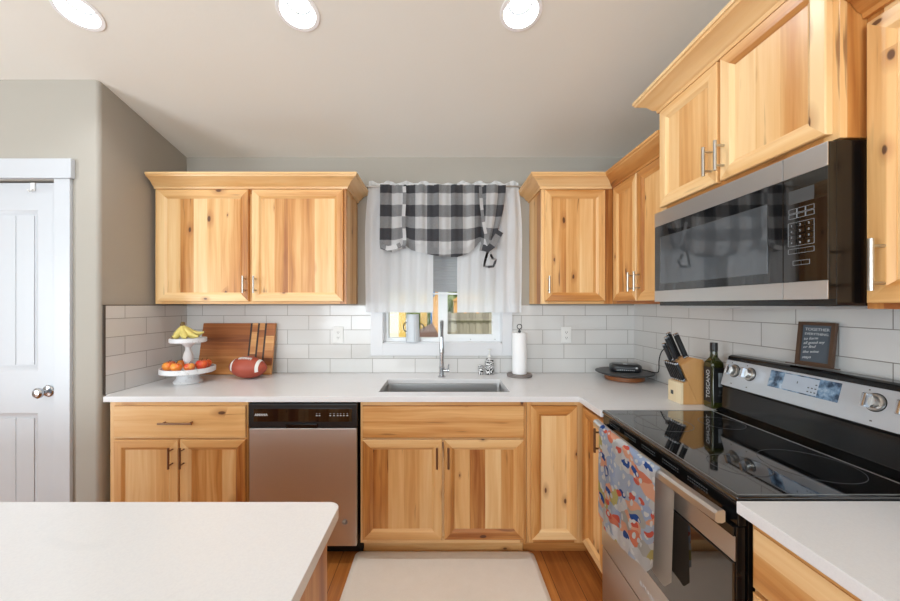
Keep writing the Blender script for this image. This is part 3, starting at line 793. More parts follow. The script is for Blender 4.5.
# corner base cabinet: one door on each leg
RXF = .785; TBR = T_right(RXF)
root = thing('base_cabinet', 'hickory corner base cabinet with a door on each side of the inner corner', 'cabinet', (.95, 2.1, 0))
b = MB(); xr = XR-.002
b.box(.474, .492, FY+.02, ybk, .105, BT, grain='z'); b.box(.492, xr, ybk-.01, ybk, .105, BT, grain='z'); b.box(xr-.01, xr, 1.705, ybk-.01, .105, BT, grain='z')
b.box(RXF+.02, xr-.01, 1.687, 1.705, .105, BT, grain='z'); b.box(.492, xr-.01, FY+.02, ybk-.01, .105, .123, grain='x'); b.box(RXF+.02, xr-.01, 1.705, FY+.02, .105, .123, grain='x')
b.box(.474, .875, 2.075, 2.091, 0, .105, grain='x'); b.box(.86, .876, 1.687, 2.075, 0, .105, grain='y'); b.build('cabinet_body', M['hickory'], root)
face_frame(TB, .474, RXF, .105, BT, [(.474, .51), (.735, RXF)], [(.105, .14, .51, .735), (.85, BT, .51, .735)], root)
face_frame(TBR, 1.687, FY-.002, .105, BT, [(1.687, 1.72), (1.94, FY-.002)], [(.105, .14, 1.72, 1.94), (.85, BT, 1.72, 1.94)], root)
cab_door(TB, .495, .745, .131, .858, root)
cab_door(TBR, 1.70, 1.955, .131, .858, root, (1.725, .705, .818), 'bronze')
# near right base cabinet
root = thing('base_cabinet', 'hickory drawer base cabinet under the near right countertop', 'cabinet', (1.05, .5, 0))
b = MB(); ya, yb = .0, .905
b.box(RXF+.02, xr, yb-.018, yb, .105, BT, grain='z'); b.box(RXF+.02, xr, ya, ya+.018, .105, BT, grain='z'); b.box(RXF+.02, xr, ya+.018, yb-.018, .105, .123, grain='y')
b.box(.86, .876, ya, yb, 0, .105, grain='y'); b.build('cabinet_body', M['hickory'], root)
face_frame(TBR, ya, yb, .105, BT, [(ya, ya+.03), (yb-.02, yb)], [(.105, .14, ya+.03, yb-.02), (.70, .72, ya+.03, yb-.02), (.86, BT, ya+.03, yb-.02)], root)
slab_drawer(TBR, .02, .893, .712, .866, root, (.79, .39, .53), mat='nickel')
slab_drawer(TBR, .02, .893, .425, .700, root, (.64, .60, .735), mat='nickel')
slab_drawer(TBR, .02, .893, .131, .413, root, (.35, .60, .735), mat='nickel')

# ------------------------------------------------------------------ countertops
def hole_slab(b, X, Y, hole, z0, z1):
    for i in range(len(X)-1):
        for j in range(len(Y)-1):
            if (i, j) in hole: continue
            x0, x1, y0, y1 = X[i], X[i+1], Y[j], Y[j+1]
            b.face([(x0, y0, z1), (x1, y0, z1), (x1, y1, z1), (x0, y1, z1)]); b.face([(x0, y0, z0), (x0, y1, z0), (x1, y1, z0), (x1, y0, z0)])
            nb = {(-1, 0): [(x0, y0), (x0, y1)], (1, 0): [(x1, y0), (x1, y1)], (0, -1): [(x0, y0), (x1, y0)], (0, 1): [(x0, y1), (x1, y1)]}
            for (di, dj), (p, q) in nb.items():
                a, c = i+di, j+dj
                if a < 0 or c < 0 or a >= len(X)-1 or c >= len(Y)-1 or (a, c) in hole:
                    b.face([(p[0], p[1], z0), (q[0], q[1], z0), (q[0], q[1], z1), (p[0], p[1], z1)])
    bmesh.ops.remove_doubles(b.bm, verts=b.bm.verts[:], dist=1e-5)
    bmesh.ops.recalc_face_normals(b.bm, faces=b.bm.faces[:])
    es = [e for e in b.bm.edges if len(e.link_faces) == 2 and e.calc_face_angle() > .5]
    bmesh.ops.bevel(b.bm, geom=es, offset=.0025, segments=2, profile=.5, affect='EDGES')
SX0, SX1, SY0, SY1 = -.345, .395, 2.05, 2.40
FC = 1.942; RC = .745
b = MB()
hole_slab(b, [XL, -1.803, SX0, SX1, RC, xr], [1.682, FC, 1.986, SY0, SY1, ybk], {(2, 3), (0, 0), (1, 0), (2, 0), (3, 0), (0, 1)}, .885, CT)
tag(b.build('countertop', M['quartz']), 'white quartz L-shaped countertop with the undermount sink cut into it', 'countertop')
b = MB(); b.box(RC-.004, xr, -.02, .908, .885, CT, bevel=.002)
tag(b.build('countertop', M['quartz']), 'white quartz countertop at the lower right, in front of the range', 'countertop')
# sink
b = MB()
def rr(x0, x1, y0, y1, z, r, n=6):
    pts = []
    for cx, cy, a0 in ((x1-r, y1-r, 0), (x0+r, y1-r, 90), (x0+r, y0+r, 180), (x1-r, y0+r, 270)):
        for k in range(n+1):
            t = math.radians(a0+90*k/n); pts.append(Vector((cx+r*math.cos(t), cy+r*math.sin(t), z)))
    return pts
e = .004; zs = .8845
vv, fs = b.grid([rr(SX0-.03, SX1+.03, SY0-.022, SY1+.03, zs, .03), rr(SX0-e, SX1+e, SY0-e, SY1+e, zs, .02), rr(SX0-e+.002, SX1+e-.002, SY0-e+.002, SY1+e-.002, zs-.004, .02), rr(SX0+.006, SX1-.006, SY0+.006, SY1-.006, .70, .03), rr(SX0+.03, SX1-.03, SY0+.03, SY1-.03, .675, .03)], True)
b.bm.faces.new(list(reversed(vv[-1])))
sk = tag(b.build('sink', M['steel_x'], recalc=False), 'rectangular stainless steel undermount sink below the window', 'sink')
b = MB(); b.lathe([(0, .678), (.045, .678), (.045, .681), (.035, .682), (.03, .677), (0, .677)], (.03, 2.23, 0)); b.build('drain', M['chrome'], sk)
# ------------------------------------------------------------------ dishwasher
root = thing('dishwasher', 'stainless steel dishwasher with black control panel under the counter', 'dishwasher', (-.74, 2.3, 0))
dx0, dx1 = -1.036, -.446; dyf = 1.962
b = MB(); b.box(dx0+.01, dx1-.01, dyf+.03, ybk-.02, .10, .872); b.box(dx0-.006, dx1+.006, 2.07, 2.12, 0, .10); b.build('tub', M['black_matte'], root)
b = MB(); b.box(dx0, dx1, dyf, dyf+.03, .742, .872, bevel=.006)
cp = b.build('control_panel', M['black_plastic'], root)
b = MB(); b.box(dx0+.03, dx1-.03, dyf-.003, dyf, .775, .845, bevel=.001); b.build('control_strip', M['black_gloss'], cp)
b = MB(); b.box(-.83, -.66, dyf-.008, dyf, .742, .765, bevel=.003); b.build('door_latch', M['black_enamel'], cp)
TD = lambda u, v, d: (u, dyf-.0032-d, v)
text_mesh('logo', 'AMANA', .017, M['mark_white'], lambda u, v, d: TD(u*1.15-.965, v+.812, d), cp, bold=.0006)
for x in (-.665, -.650, -.592, -.572, -.552, -.536, -.519, -.50):
    b = MB(); b.box(x-.004, x+.004, dyf-.0042, dyf-.0028, .806, .811); b.build('button_mark', M['mark_white'], cp)
    b = MB(); b.box(x-.003, x+.003, dyf-.0042, dyf-.0028, .818, .820); b.build('button_mark', M['mark_white'], cp)
b = MB(); b.box(dx0+.004, dx1-.004, dyf, dyf+.03, .10, .738, bevel=.005); dd = b.build('door', M['steel_v'], root)
b = MB(); b.lathe([(.0, 0), (.014, 0), (.016, -.001), (.016, 0)], (-.515, dyf-.0006, .232), axis='y'); b.lathe([(.0, -.0012), (.008, -.0012), (.006, -.0022), (0, -.0022)], (-.517, dyf-.0006, .235), axis='y')
b.build('round_badge', M['mark_white'], dd)

# ------------------------------------------------------------------ range
RY0, RY1 = .914, 1.676; OX = .745
root = thing('range', 'black and stainless electric range with glass cooktop on the right', 'range', (1.07, 1.295, 0))
b = MB(); b.box(.775, 1.395, RY0, RY1, .04, .903, bevel=.002); b.box(.80, 1.38, RY0+.01, RY1-.01, 0, .04); b.build('body', M['black_enamel'], root)
b = MB(); b.box(.748, 1.30, RY0, RY1, .904, .921, bevel=.005, seg=3); ct = b.build('cooktop', M['black_gloss'], root)
b = MB()
for y in (RY0+.012, RY1-.012): b.box(.758, 1.29, y-.0012, y+.0012, .9212, .9222)
b.box(.758, .7604, RY0+.012, RY1-.012, .9212, .9222); b.box(1.245, 1.2474, RY0+.012, RY1-.012, .9212, .9222)
b.build('cooktop_trim', M['badge'], ct)
for cx, cy, r in ((1.116, 1.10, .118), (1.155, 1.49, .078), (.905, 1.10, .078), (.915, 1.49, .105)):
    b = MB(); b.lathe([(r-.0008, .9212), (r+.0008, .9212), (r+.0008, .9215), (r-.0008, .9215), (r-.0008, .9212)], (cx, cy, 0), seg=64, cap=False)
    b.build('burner_ring', M['ring_grey'], ct)
# vent strip under the cooktop
b = MB(); b.box(.752, .775, RY0+.002, RY1-.002, .845, .903, bevel=.003)
vs = b.build('vent_strip', M['black_enamel'], root)
for k in range(5):
    b = MB()
    for j in range(9):
        for r_ in range(2):
            y = 1.02+k*.125+j*.0095; b.box(.7505, .7522, y, y+.005, .884-r_*.009, .888-r_*.009)
    b.build('vent_slots', M['slate'], vs)
# oven door
b = MB(); b.box(OX+.003, .774, RY0+.004, RY1-.004, .305, .843, bevel=.003); od = b.build('oven_door', M['black_enamel'], root)
b = MB(); b.box(OX, OX+.004, RY0+.005, RY1-.005, .755, .818, bevel=.001); b.build('upper_band', M['steel'], od)
b = MB(); b.box(OX, OX+.004, RY0+.005, RY1-.005, .306, .445, bevel=.001); b.build('lower_band', M['steel'], od)
b = MB(); b.box(OX-.004, OX+.004, RY0+.006, RY1-.006, .447, .752, bevel=.002); b.build('oven_window', M['black_gloss'], od)
b = MB(); b.box(OX-.0025, OX+.002, RY0+.006, RY1-.006, .818, .842, bevel=.001); b.build('door_top_edge', M['black_enamel'], od)
b = MB(); hx = .716; pts = []
for k in range(17):
    t = k/16; y = RY0+.012+t*(RY1-RY0-.024); pts.append((hx-.012*math.sin(PI*t), y, .866))
rows = []
for (x, y, z) in pts: rows.append([Vector((x+dx, y, z+dz)) for dx, dz in ((-.014, -.012), (-.014, .006), (-.008, .014), (.008, .016), (.012, .012), (.012, -.014), (.004, -.018), (-.008, -.017))])
vv, fs = b.grid(rows, True)
for r_ in (vv[0], vv[-1]): b.bm.faces.new(r_)
ohd = b.build('oven_handle', M['steel'], od)
for y in (RY0+.045, RY1-.045):
    b = MB(); b.box(hx+.004, OX+.0045, y-.014, y+.014, .845, .868, bevel=.003); b.build('handle_bracket', M['black_enamel'], od)
LT = lambda u, v, d: (OX-.0002-d, 1.30-u, .372+v)
text_mesh('logo', 'A M A N A', .024, M['mark_white'], LT, od, bold=.0006)
b = MB(); b.box(OX+.002, .774, RY0+.004, RY1-.004, .045, .298, bevel=.004); b.build('storage_drawer', M['steel'], root)
# backguard
b = MB()
prof = [(1.268, .922), (1.30, .935), (1.305, 1.03), (1.296, 1.036), (1.329, 1.159), (1.332, 1.170), (1.345, 1.176), (1.394, 1.176), (1.394, .922)]
b.prism(prof, 'y', RY0, RY1, bevel=.002); bgd = b.build('backguard', M['black_enamel'], root)
def FS(u, v, d):   # point on sloped fascia: u world y, v height fraction metres along slope, d outward
    n = Vector((-.9653, 0, .2610)); t = Vector((.2610, 0, .9653)); p = Vector((1.296, u, 1.040))+t*v+n*d
    return p
def fbox(name, u0, u1, v0, v1, d0, d1, mat, parent, bev=.001):
    b = MB(lambda c: FS(c.x, c.z, c.y)); b.box(u0, u1, d0, d1, v0, v1, bevel=bev); return b.build(name, mat, parent)
fas = fbox('control_panel', RY0+.004, RY1-.004, .0, .118, .0, .005, M['fascia'], bgd, .002)
dsp = fbox('display', 1.190, 1.445, .044, .110, .004, .0062, M['lcd'], fas, .0008)
fbox('display_overlay', 1.258, 1.385, .048, .106, .006, .0068, M['lcd_mid'], dsp, .0003)
b = MB(lambda c: FS(c.x, c.z, c.y))
for k in range(7): b.box(1.262+(k % 3)*.012, 1.268+(k % 3)*.012, .0067, .0072, .060+(k//3)*.014, .056+(k//3)*.014)
b.box(1.33, 1.333, .0067, .0072, .078, .086); b.build('display_marks', M['slate'], dsp)
for y in (1.615, 1.535, 1.092, 1.008):
    b = MB(lambda c, y=y: FS(y+c.x, .073+c.z, c.y))
    b.lathe([(.0, .004), (.025, .004), (.026, .008), (.0245, .013), (.0185, .014), (.0175, .026), (.0165, .028), (0, .028)], (0, 0, 0), axis='y', seg=32)
    b.sharp = 20; kn = b.build('knob', M['nickel'], fas)
    b = MB(lambda c, y=y: FS(y+c.x, .073+c.z, c.y)); b.box(-.0065, .0065, .024, .046, -.0205, .0205, bevel=.0025); b.build('knob_grip', M['chrome'], kn)
    b = MB(lambda c, y=y: FS(y+c.x, .073+c.z, c.y)); b.lathe([(.026, .0045), (.0285, .0045), (.0285, .0058), (.026, .0058), (.026, .0045)], (0, 0, 0), axis='y', cap=False)
    b.build('knob_bezel', M['black_plastic'], kn)
for y in (1.615, 1.535, 1.092, 1.008):
    fbox('panel_mark', y-.003, y+.003, .014, .018, .0048, .0054, M['slate'], fas, 0)
    fbox('panel_mark', y+.02, y+.024, .105, .109, .0048, .0054, M['slate'], fas, 0)

# towel over the handle
def towel():
    root = thing('dish_towel', 'floral print dish towel in blue, coral and white draped over the oven handle', 'towel', (.71, 1.36, .5))
    Y0, Y1 = 1.158, 1.578; n = 40; m = 34
    def bowx(y):
        t = (y-(RY0+.012))/(RY1-RY0-.024); return hx-.012*math.sin(PI*t)
    def fold(y, z): return .005*math.sin((y-1.15)*38+z*4)*(min(1, (.89-z)*4)) + .003*math.sin((y-1.15)*90+2)*(min(1, (.89-z)*3))
    rows = []; L = []
    for i in range(m+1):
        t = i/m; row = []
        for j in range(n+1):
            s = j/n; y = Y0+(Y1-Y0)*s
            zb = .498+.02*math.sin(s*5+1)
            if s < .12: zb = .510+(.12-s)*.5
            if i <= 4:
                a = i/4*PI/2; x = bowx(y)-.019*math.sin(a)-.001; z = .866+.0185*math.cos(a)-.002*math.sin(a)
            else:
                tt = (i-4)/(m-4); z = .866+(zb-.866)*tt; x = bowx(y)-.020-fold(y, z)*.7-.004*tt
            yy = y+(.012*tt*math.sin(s*3) if i > 4 else 0)
            row.append(Vector((x, yy, z)))
        rows.append(row)
    b = MB(); b.grid(rows, uvf=lambda a, c: (c/n*.42, a/m*.40))
    bmesh.ops.solidify(b.bm, geom=b.bm.faces[:], thickness=-.0025)
    b.sharp = 60; b.build('towel_front', M['towel'], root)
    # back layer: between handle and door, lining side, hangs a little longer
    rows = []; Yb0, Yb1 = 1.118, 1.50
    for i in range(m+1):
        t = i/m; row = []
        for j in range(n+1):
            s = j/n; y = Yb0+(Yb1-Yb0)*s; zb = .505+(.10-s)*.45 if s < .10 else .505+.015*math.sin(s*5)
            if i <= 4:
                a = (1-i/4)*PI/2; x = bowx(y)+.0135*math.cos(a)-.001; z = .8845-.004*math.cos(a)
                x = bowx(y)-.002+(i/4)*.0165; z = .8855-.003*(i/4)**2*2
            else:
                tt = (i-4)/(m-4); z = .879+(zb-.879)*tt; x = bowx(y)+.0155-.004*math.sin(s*9)*tt*.6-.010*tt
            row.append(Vector((x, y, z)))
        rows.append(row)
    b = MB(); b.grid(rows, uvf=lambda a, c: (c/n*.42, a/m*.40)); bmesh.ops.solidify(b.bm, geom=b.bm.faces[:], thickness=-.0018)
    b.sharp = 60; b.build('towel_back', M['towel_back'], root)
towel()

# ------------------------------------------------------------------ microwave
root = thing('microwave', 'over-the-range microwave with black glass door and stainless strips', 'microwave', (1.2, 1.3, 1.40))
mx0 = 1.0; my0, my1 = .936, 1.690; mz0, mz1 = 1.42, 1.828
b = MB(); b.box(mx0+.022, XR-.002, my0, my1, 1.402, 1.832, bevel=.003); mb = b.build('body', M['black_enamel'], root)
b = MB(); b.box(mx0+.06, XR-.10, my0+.08, my1-.08, 1.396, 1.402, bevel=.001)
for k in range(2): b.box(mx0+.08, mx0+.28, my0+.10+k*.32, my0+.36+k*.32, 1.392, 1.396, bevel=.001)
b.build('underside_filter', M['steel'], mb)
ysp = 1.058
b = MB(); b.box(mx0, mx0+.0025, ysp+.001, my1, mz0+.05, mz1-.063, bevel=.0008); dr = b.build('door', M['black_gloss'], root)
b = MB(); b.box(mx0-.0015, mx0+.01, 1.108, 1.646, 1.50, 1.712, bevel=.001); b.build('door_window', M['micro_glass'], dr)
b = MB(); b.box(mx0+.003, mx0+.022, ysp+.001, my1, mz0, mz1, bevel=.001); b.build('door_core', M['black_enamel'], dr)
for nm, za, zb in (('upper_trim', mz1-.0625, mz1), ('lower_trim', mz0, mz0+.0495)):
    b = MB(); b.box(mx0-.001, mx0+.0025, ysp+.001, my1, za, zb, bevel=.001); b.build(nm, M['steel'], dr)
b = MB(); b.box(mx0+.003, mx0+.022, my0, ysp-.001, mz0, mz1, bevel=.001); cp = b.build('control_panel', M['black_enamel'], root)
b = MB(); b.box(mx0, mx0+.0025, my0, ysp-.001, mz0+.05, mz1-.063, bevel=.0008); b.build('panel_glass', M['black_gloss'], cp)
for nm, za, zb in (('upper_trim', mz1-.0625, mz1), ('lower_trim', mz0, mz0+.0495)):
    b = MB(); b.box(mx0-.001, mx0+.0025, my0, ysp-.001, za, zb, bevel=.001); b.build(nm, M['steel'], cp)
lw = .0004
def outline(b, y0, y1, z0, z1):
    x0_, x1_ = mx0-.0006, mx0+.0005
    b.box(x0_, x1_, y0, y1, z0-lw, z0+lw); b.box(x0_, x1_, y0, y1, z1-lw, z1+lw); b.box(x0_, x1_, y0-lw, y0+lw, z0, z1); b.box(x0_, x1_, y1-lw, y1+lw, z0, z1)
b = MB()
for r_ in range(2):
    for c_ in range(3): outline(b, .970+c_*.024, .992+c_*.024, 1.664-r_*.015, 1.676-r_*.015)
b.build('function_keys', M['key_print'], cp); b = MB()
for r_ in range(4):
    for c_ in range(3): outline(b, .970+c_*.024, .994+c_*.024, 1.6205-r_*.0165, 1.637-r_*.0165)
b.build('number_keys', M['key_print'], cp); b = MB()
for c_ in range(3): outline(b, .970+c_*.024, .994+c_*.024, 1.550, 1.563)
b.build('timer_keys', M['key_print'], cp); b = MB()
for c_ in range(2): outline(b, .982+c_*.023, 1.005+c_*.023, 1.517, 1.529)
b.build('start_keys', M['key_print'], cp)
b = MB(); b.box(mx0-.0008, mx0+.001, .970, 1.040, 1.690, 1.728, bevel=.0003); b.build('clock_display', M['slate'], cp)
for r_, row in enumerate(('123', '456', '789', '*0#')):
    for c_, ch in enumerate(row):
        text_mesh('key_digit', ch, .009, M['key_print'], (lambda u, v, d, r_=r_, c_=c_: (mx0-.0004-d, 1.030-c_*.024-u+.002, 1.6285-r_*.0165+v)), cp)

# ------------------------------------------------------------------ island
b = MB(); r = .028; xi, yi = -.246, .905
arc = [(xi-r+r*math.cos(math.radians(a)), yi-r+r*math.sin(math.radians(a))) for a in range(0, 91, 15)]
b.prism([(-2.6, -.3), (xi, -.3)]+arc+[(-2.6, yi)], 'z', .885, CT, bevel=.0025)
tag(b.build('countertop', M['quartz']), 'white quartz island countertop filling the lower left', 'countertop')
root = thing('kitchen_island', 'hickory kitchen island base under the foreground white countertop', 'island', (-1.4, .3, 0))
b = MB(); b.box(-2.55, -.285, -.25, .858, .10, .884); b.box(-2.5, -.35, -.2, .79, 0, .10); b.build('island_body', M['hickory'], root)
b = MB(); b.box(-.285, -.270, -.25, .868, .10, .884, grain='z'); b.box(-2.55, -.285, .858, .868, .10, .884, grain='z'); b.build('end_panel', M['hickory'], root)

# ------------------------------------------------------------------ mat
def mat_rug():
    b = MB(); x0, x1, y0, y1 = -.477, .529, 1.45, 2.066
    vv, fs = b.grid([rr(x0, x1, y0, y1, .0005, .03), rr(x0+.003, x1-.003, y0+.003, y1-.003, .006, .03), rr(x0+.022, x1-.022, y0+.022, y1-.022, .017, .025), rr(x0+.03, x1-.03, y0+.03, y1-.03, .018, .02)], True)
    b.bm.faces.new(vv[-1]); b.bm.faces.new(list(reversed(vv[0])))
    b.sharp = 50
    tag(b.build('floor_mat', M['rug']), 'beige cushioned kitchen mat on the wood floor before the sink', 'mat')
mat_rug()

# ------------------------------------------------------------------ recessed lights
for i, x in enumerate(LX):
    c = CP(x, 0)
    root = thing('recessed_light', ['lit recessed ceiling light, leftmost of three, at upper left corner', 'lit recessed ceiling light, middle one of the row of three', 'lit recessed ceiling light, rightmost of three, near microwave cabinet'][i], 'ceiling light', c, 'recessed ceiling lights')
    rot = Matrix.Rotation(-sl, 3, 'X')
    Tc = lambda p, c=c: c+Vector((p.x, p.y*cs+p.z*sn, -p.y*sn+p.z*cs)) 
    b = MB(Tc); b.lathe([(.074, -.004), (.090, -.004), (.092, -.001), (.082, .0), (.079, .002), (.074, -.004)], cap=False, seg=48); b.build('trim_ring', M['baffle'], root)
    b = MB(Tc); b.lathe([(.0745, -.002), (.066, .045), (.060, .052)], cap=False, seg=48); bf = b.build('baffle', M['baffle'], root, recalc=False)
    b = MB(Tc); b.lathe([(0, .046), (.042, .046), (.047, .048), (.047, .052), (0, .052)], seg=40, cap=False); b.build('lens', M['lens'], root)
    b = MB(Tc); b.lathe([(.0465, .052), (.0465, .0445), (.0520, .0440), (.0520, .052)], seg=40, cap=False); b.build('lens_rim', M['slate'], root)
    b = MB(Tc); b.lathe([(.083, .001), (.083, .07), (0, .07)], cap=False, seg=40); b.build('housing', M['baffle'], root)
    l = bpy.data.lights.new('can_light', 'AREA'); l.shape = 'DISK'; l.size = .08; l.energy = CAN_POWER; l.color = (.90, .95, 1)
    lo = bpy.data.objects.new('can_light', l); C.objects.link(lo); lo.parent = root; lo.location = Tc(Vector((0, 0, .040)))-c
    lo.rotation_euler = (-sl, 0, 0)

# ------------------------------------------------------------------ window dressing
RZ = 2.243; RYC = 2.565
root = thing('curtain_rod', 'thin grey curtain rod above the kitchen window', 'curtain rod', (0, RYC, RZ))
b = MB(); b.cyl((-.53, RYC, RZ), (.57, RYC, RZ), .006, seg=14); b.build('rod', M['nickel'], root)
for x in (-.53, .57): b = MB(); b.lathe([(0, -.012), (.009, -.010), (.011, 0), (.009, .01), (0, .012)], (x, RYC, RZ), axis='x', seg=16); b.build('finial', M['nickel'], root)
for x in (-.515, .555): b = MB(); b.cyl((x, RYC, RZ), (x, YB+TL, RZ), .004, seg=8); b.build('bracket', M['nickel'], root)
def sheer(xa, xb, outer, label, seed):
    """outer: -1 outer edge at left, +1 at right"""
    rnd = random.Random(seed); n = 110; m = 46; ph = rnd.uniform(0, 6)
    zt, zb = RZ+.034, 1.352
    def pt(i, j):
        t = i/m; z = zt+(zb-zt)*t; s = j/n
        spread = .035*math.sin(min(1, t*2.2)*PI/2)*(1-.3*t)
        a = xa-(spread if outer < 0 else 0); c_ = xb+(spread if outer > 0 else 0)
        x = a+(c_-a)*s
        d = s if outer < 0 else 1-s          # distance from outer edge
        amp = .0075*(1-d)+.0012*(.35+.65*min(1, abs(z-RZ)*8))
        y = RYC+.016+amp*math.sin(s*34+ph+.6*math.sin(t*3))+.0008*math.sin(s*80+t*5)
        if z > RZ-.01: y = RYC+.0125+.004*math.sin(s*60+ph); z += .010*math.sin(s*23+ph) if i == 0 else 0
        return Vector((x, y, z))
    b = MB(); b.grid([[pt(i, j) for j in range(n+1)] for i in range(m+1)]); b.sharp = 180
    root = b.build('sheer_curtain', M['sheer'], recalc=False); tag(root, label, 'curtain', 'white sheer curtains')
    b = MB(); b.grid([[pt(i, j)+Vector((0, -.0015, 0)) for j in range(n+1)] for i in (m-3, m-2, m-1, m)]); b.sharp = 180
    b.build('hem', M['sheer'], root, recalc=False)
sheer(-.505, -.048, -1, 'white sheer curtain panel covering the left half of the window', 1)
sheer(.122, .555, 1, 'white sheer curtain panel covering the right half of the window', 2)
# roller/cellular shade behind
root = thing('window_shade', 'pale grey pleated shade pulled part way down behind the sheers', 'shade', (.018, 2.652, 1.48))
b = MB(); rows = []
z = 2.10; k = 0
while z > 1.492: rows.append([Vector((WX0+.012, 2.652+(.001 if k % 2 else -.001), z)), Vector((WX1-.012, 2.652+(.001 if k % 2 else -.001), z))]); z -= .0095; k += 1
b.grid(rows); b.sharp = 10; b.build('shade_fabric', M['shade'], root)
b = MB(); b.box(WX0+.012, WX1-.012, 2.644, 2.662, 1.480, 1.494, bevel=.002); b.build('bottom_rail', M['vinyl'], root)
b = MB(); b.box(WX0+.012, WX1-.012, 2.638, 2.672, 2.095, 2.125, bevel=.002); b.build('head_rail', M['vinyl'], root)
# valance
def interp(pts, x):
    for (a, fa), (c, fc) in zip(pts, pts[1:]):
        if x <= c: return fa+(fc-fa)*max(0, (x-a)/(c-a))
    return pts[-1][1]
VY = 2.545
root = thing('valance', 'grey and white buffalo check tie-up valance over the window', 'valance', (.02, VY, 1.74))
bot = [(-.42, 1.80), (-.385, 1.785), (-.33, 1.775), (-.27, 1.80), (-.245, 1.825), (-.20, 1.79), (-.10, 1.765), (.03, 1.742), (.12, 1.742), (.19, 1.762), (.25, 1.81), (.285, 1.855), (.32, 1.80), (.46, 1.79)]
n, m = 140, 60
def vpt(i, j):
    t = i/m; s = j/n; x0 = -.42+.882*s
    zb = interp(bot, x0); zt = RZ+.006; z = zt+(zb-zt)*t
    x = x0
    # right wing is pulled in towards the strap
    if x0 > .285:
        k = max(0, (RZ-z)/.46); x = x0-(x0-.285)*(.62*k**1.8)
    st = math.exp(-((x0+.245)/.035)**2)+math.exp(-((x0-.285)/.04)**2)
    mid = max(0, 1-abs(x0-.03)/.27)
    y = VY-.006*math.sin(s*44)*(1-.3*t)-.004*math.sin(s*97+1)-.030*(t**2)*mid*math.sin(PI*min(1, t*1.02))-.03*t*t*(1-min(1, st))*.8+.008*st
    y -= .012*math.sin(t*PI)*mid
    if t > .9: y += (t-.9)*.30*(1-min(1, st))
    return Vector((x, y, z))
rows = [[vpt(i, j) for j in range(n+1)] for i in range(m+1)]
def vuv(i, j):
    x0 = -.42+.882*j/n; p = rows[min(i, m)][min(j, n)]; sag = .018*max(0, 1-abs(x0-.03)/.27)*(i/m)
    lift = .03*(i/m)**2*(math.exp(-((x0+.245)/.04)**2)+math.exp(-((x0-.285)/.05)**2))
    return (x0+.42+.002, (RZ-p.z)-sag+lift+.030)
b = MB(); b.grid(rows, uvf=vuv); bmesh.ops.solidify(b.bm, geom=b.bm.faces[:], thickness=.0015); b.sharp = 70
val = b.build('valance_panel', M['check'], root)
b = MB()
rows2 = [[Vector((-.42+.882*j/n, VY-.004*math.sin(j*.6), RZ+.002+.012*k/3+.004*k/3*math.sin(j*.35))) for j in range(n+1)] for k in range(4)]
b.grid(rows2); b.sharp = 180; b.build('rod_pocket_ruffle', M['sheer'], root)
def ribbon(pts, wdt, name, vo=0.0, uo=.02):
    b = MB(); rows = []; acc = 0; accs = []
    for k, p in enumerate(pts):
        p = Vector(p); t = (Vector(pts[min(k+1, len(pts)-1)])-Vector(pts[max(k-1, 0)])).normalized()
        sd = t.cross(Vector((0, 1, 0))).normalized()
        if sd.length < .1: sd = Vector((1, 0, 0))
        if k: acc += (p-Vector(pts[k-1])).length
        accs.append(acc); rows.append([p-sd*wdt/2, p, p+sd*wdt/2])
    b.grid(rows, uvf=lambda a, c: (uo+c*wdt/2, vo+accs[min(a, len(accs)-1)])); bmesh.ops.solidify(b.bm, geom=b.bm.faces[:], thickness=.0015); b.sharp = 70
    return b.build(name, M['check'], root)
yr = VY-.034
ribbon([(-.248+.004*math.sin(k*.7), yr-.004-.006*math.sin(k*.5)-.01*(k/12)**2, 2.225-k*.0335) for k in range(13)]+[(-.25, yr-.018, 1.812), (-.248, yr+.002, 1.796)], .024, 'strap', .123, .125)
ribbon([(.280+.0042*k*(k/12), yr-.006*math.sin(k*.5)-.016*(k/12), 2.225-k*.0325) for k in range(13)]+[(.338, yr-.03, 1.80)], .022, 'strap', .0, .125)
# gathered tail and loop at the right
ribbon([(.415, yr-.02, 1.91), (.385, yr-.034, 1.86), (.355, yr-.042, 1.81), (.325, yr-.04, 1.785), (.30, yr-.035, 1.795), (.275, yr-.02, 1.80)], .045, 'gathered_tail', .05, .0)
ribbon([(.342, yr-.042, 1.80), (.322, yr-.046, 1.76), (.305, yr-.046, 1.70), (.300, yr-.046, 1.668), (.330, yr-.048, 1.664), (.362, yr-.046, 1.667), (.372, yr-.044, 1.69), (.382, yr-.042, 1.715), (.360, yr-.040, 1.72), (.345, yr-.04, 1.75)], .016, 'hanging_loop', .0, .03)
ribbon([(-.40, yr-.006, 1.812), (-.36, yr-.02, 1.792), (-.31, yr-.022, 1.80), (-.27, yr-.014, 1.82)], .034, 'gathered_tail', .05, .08)

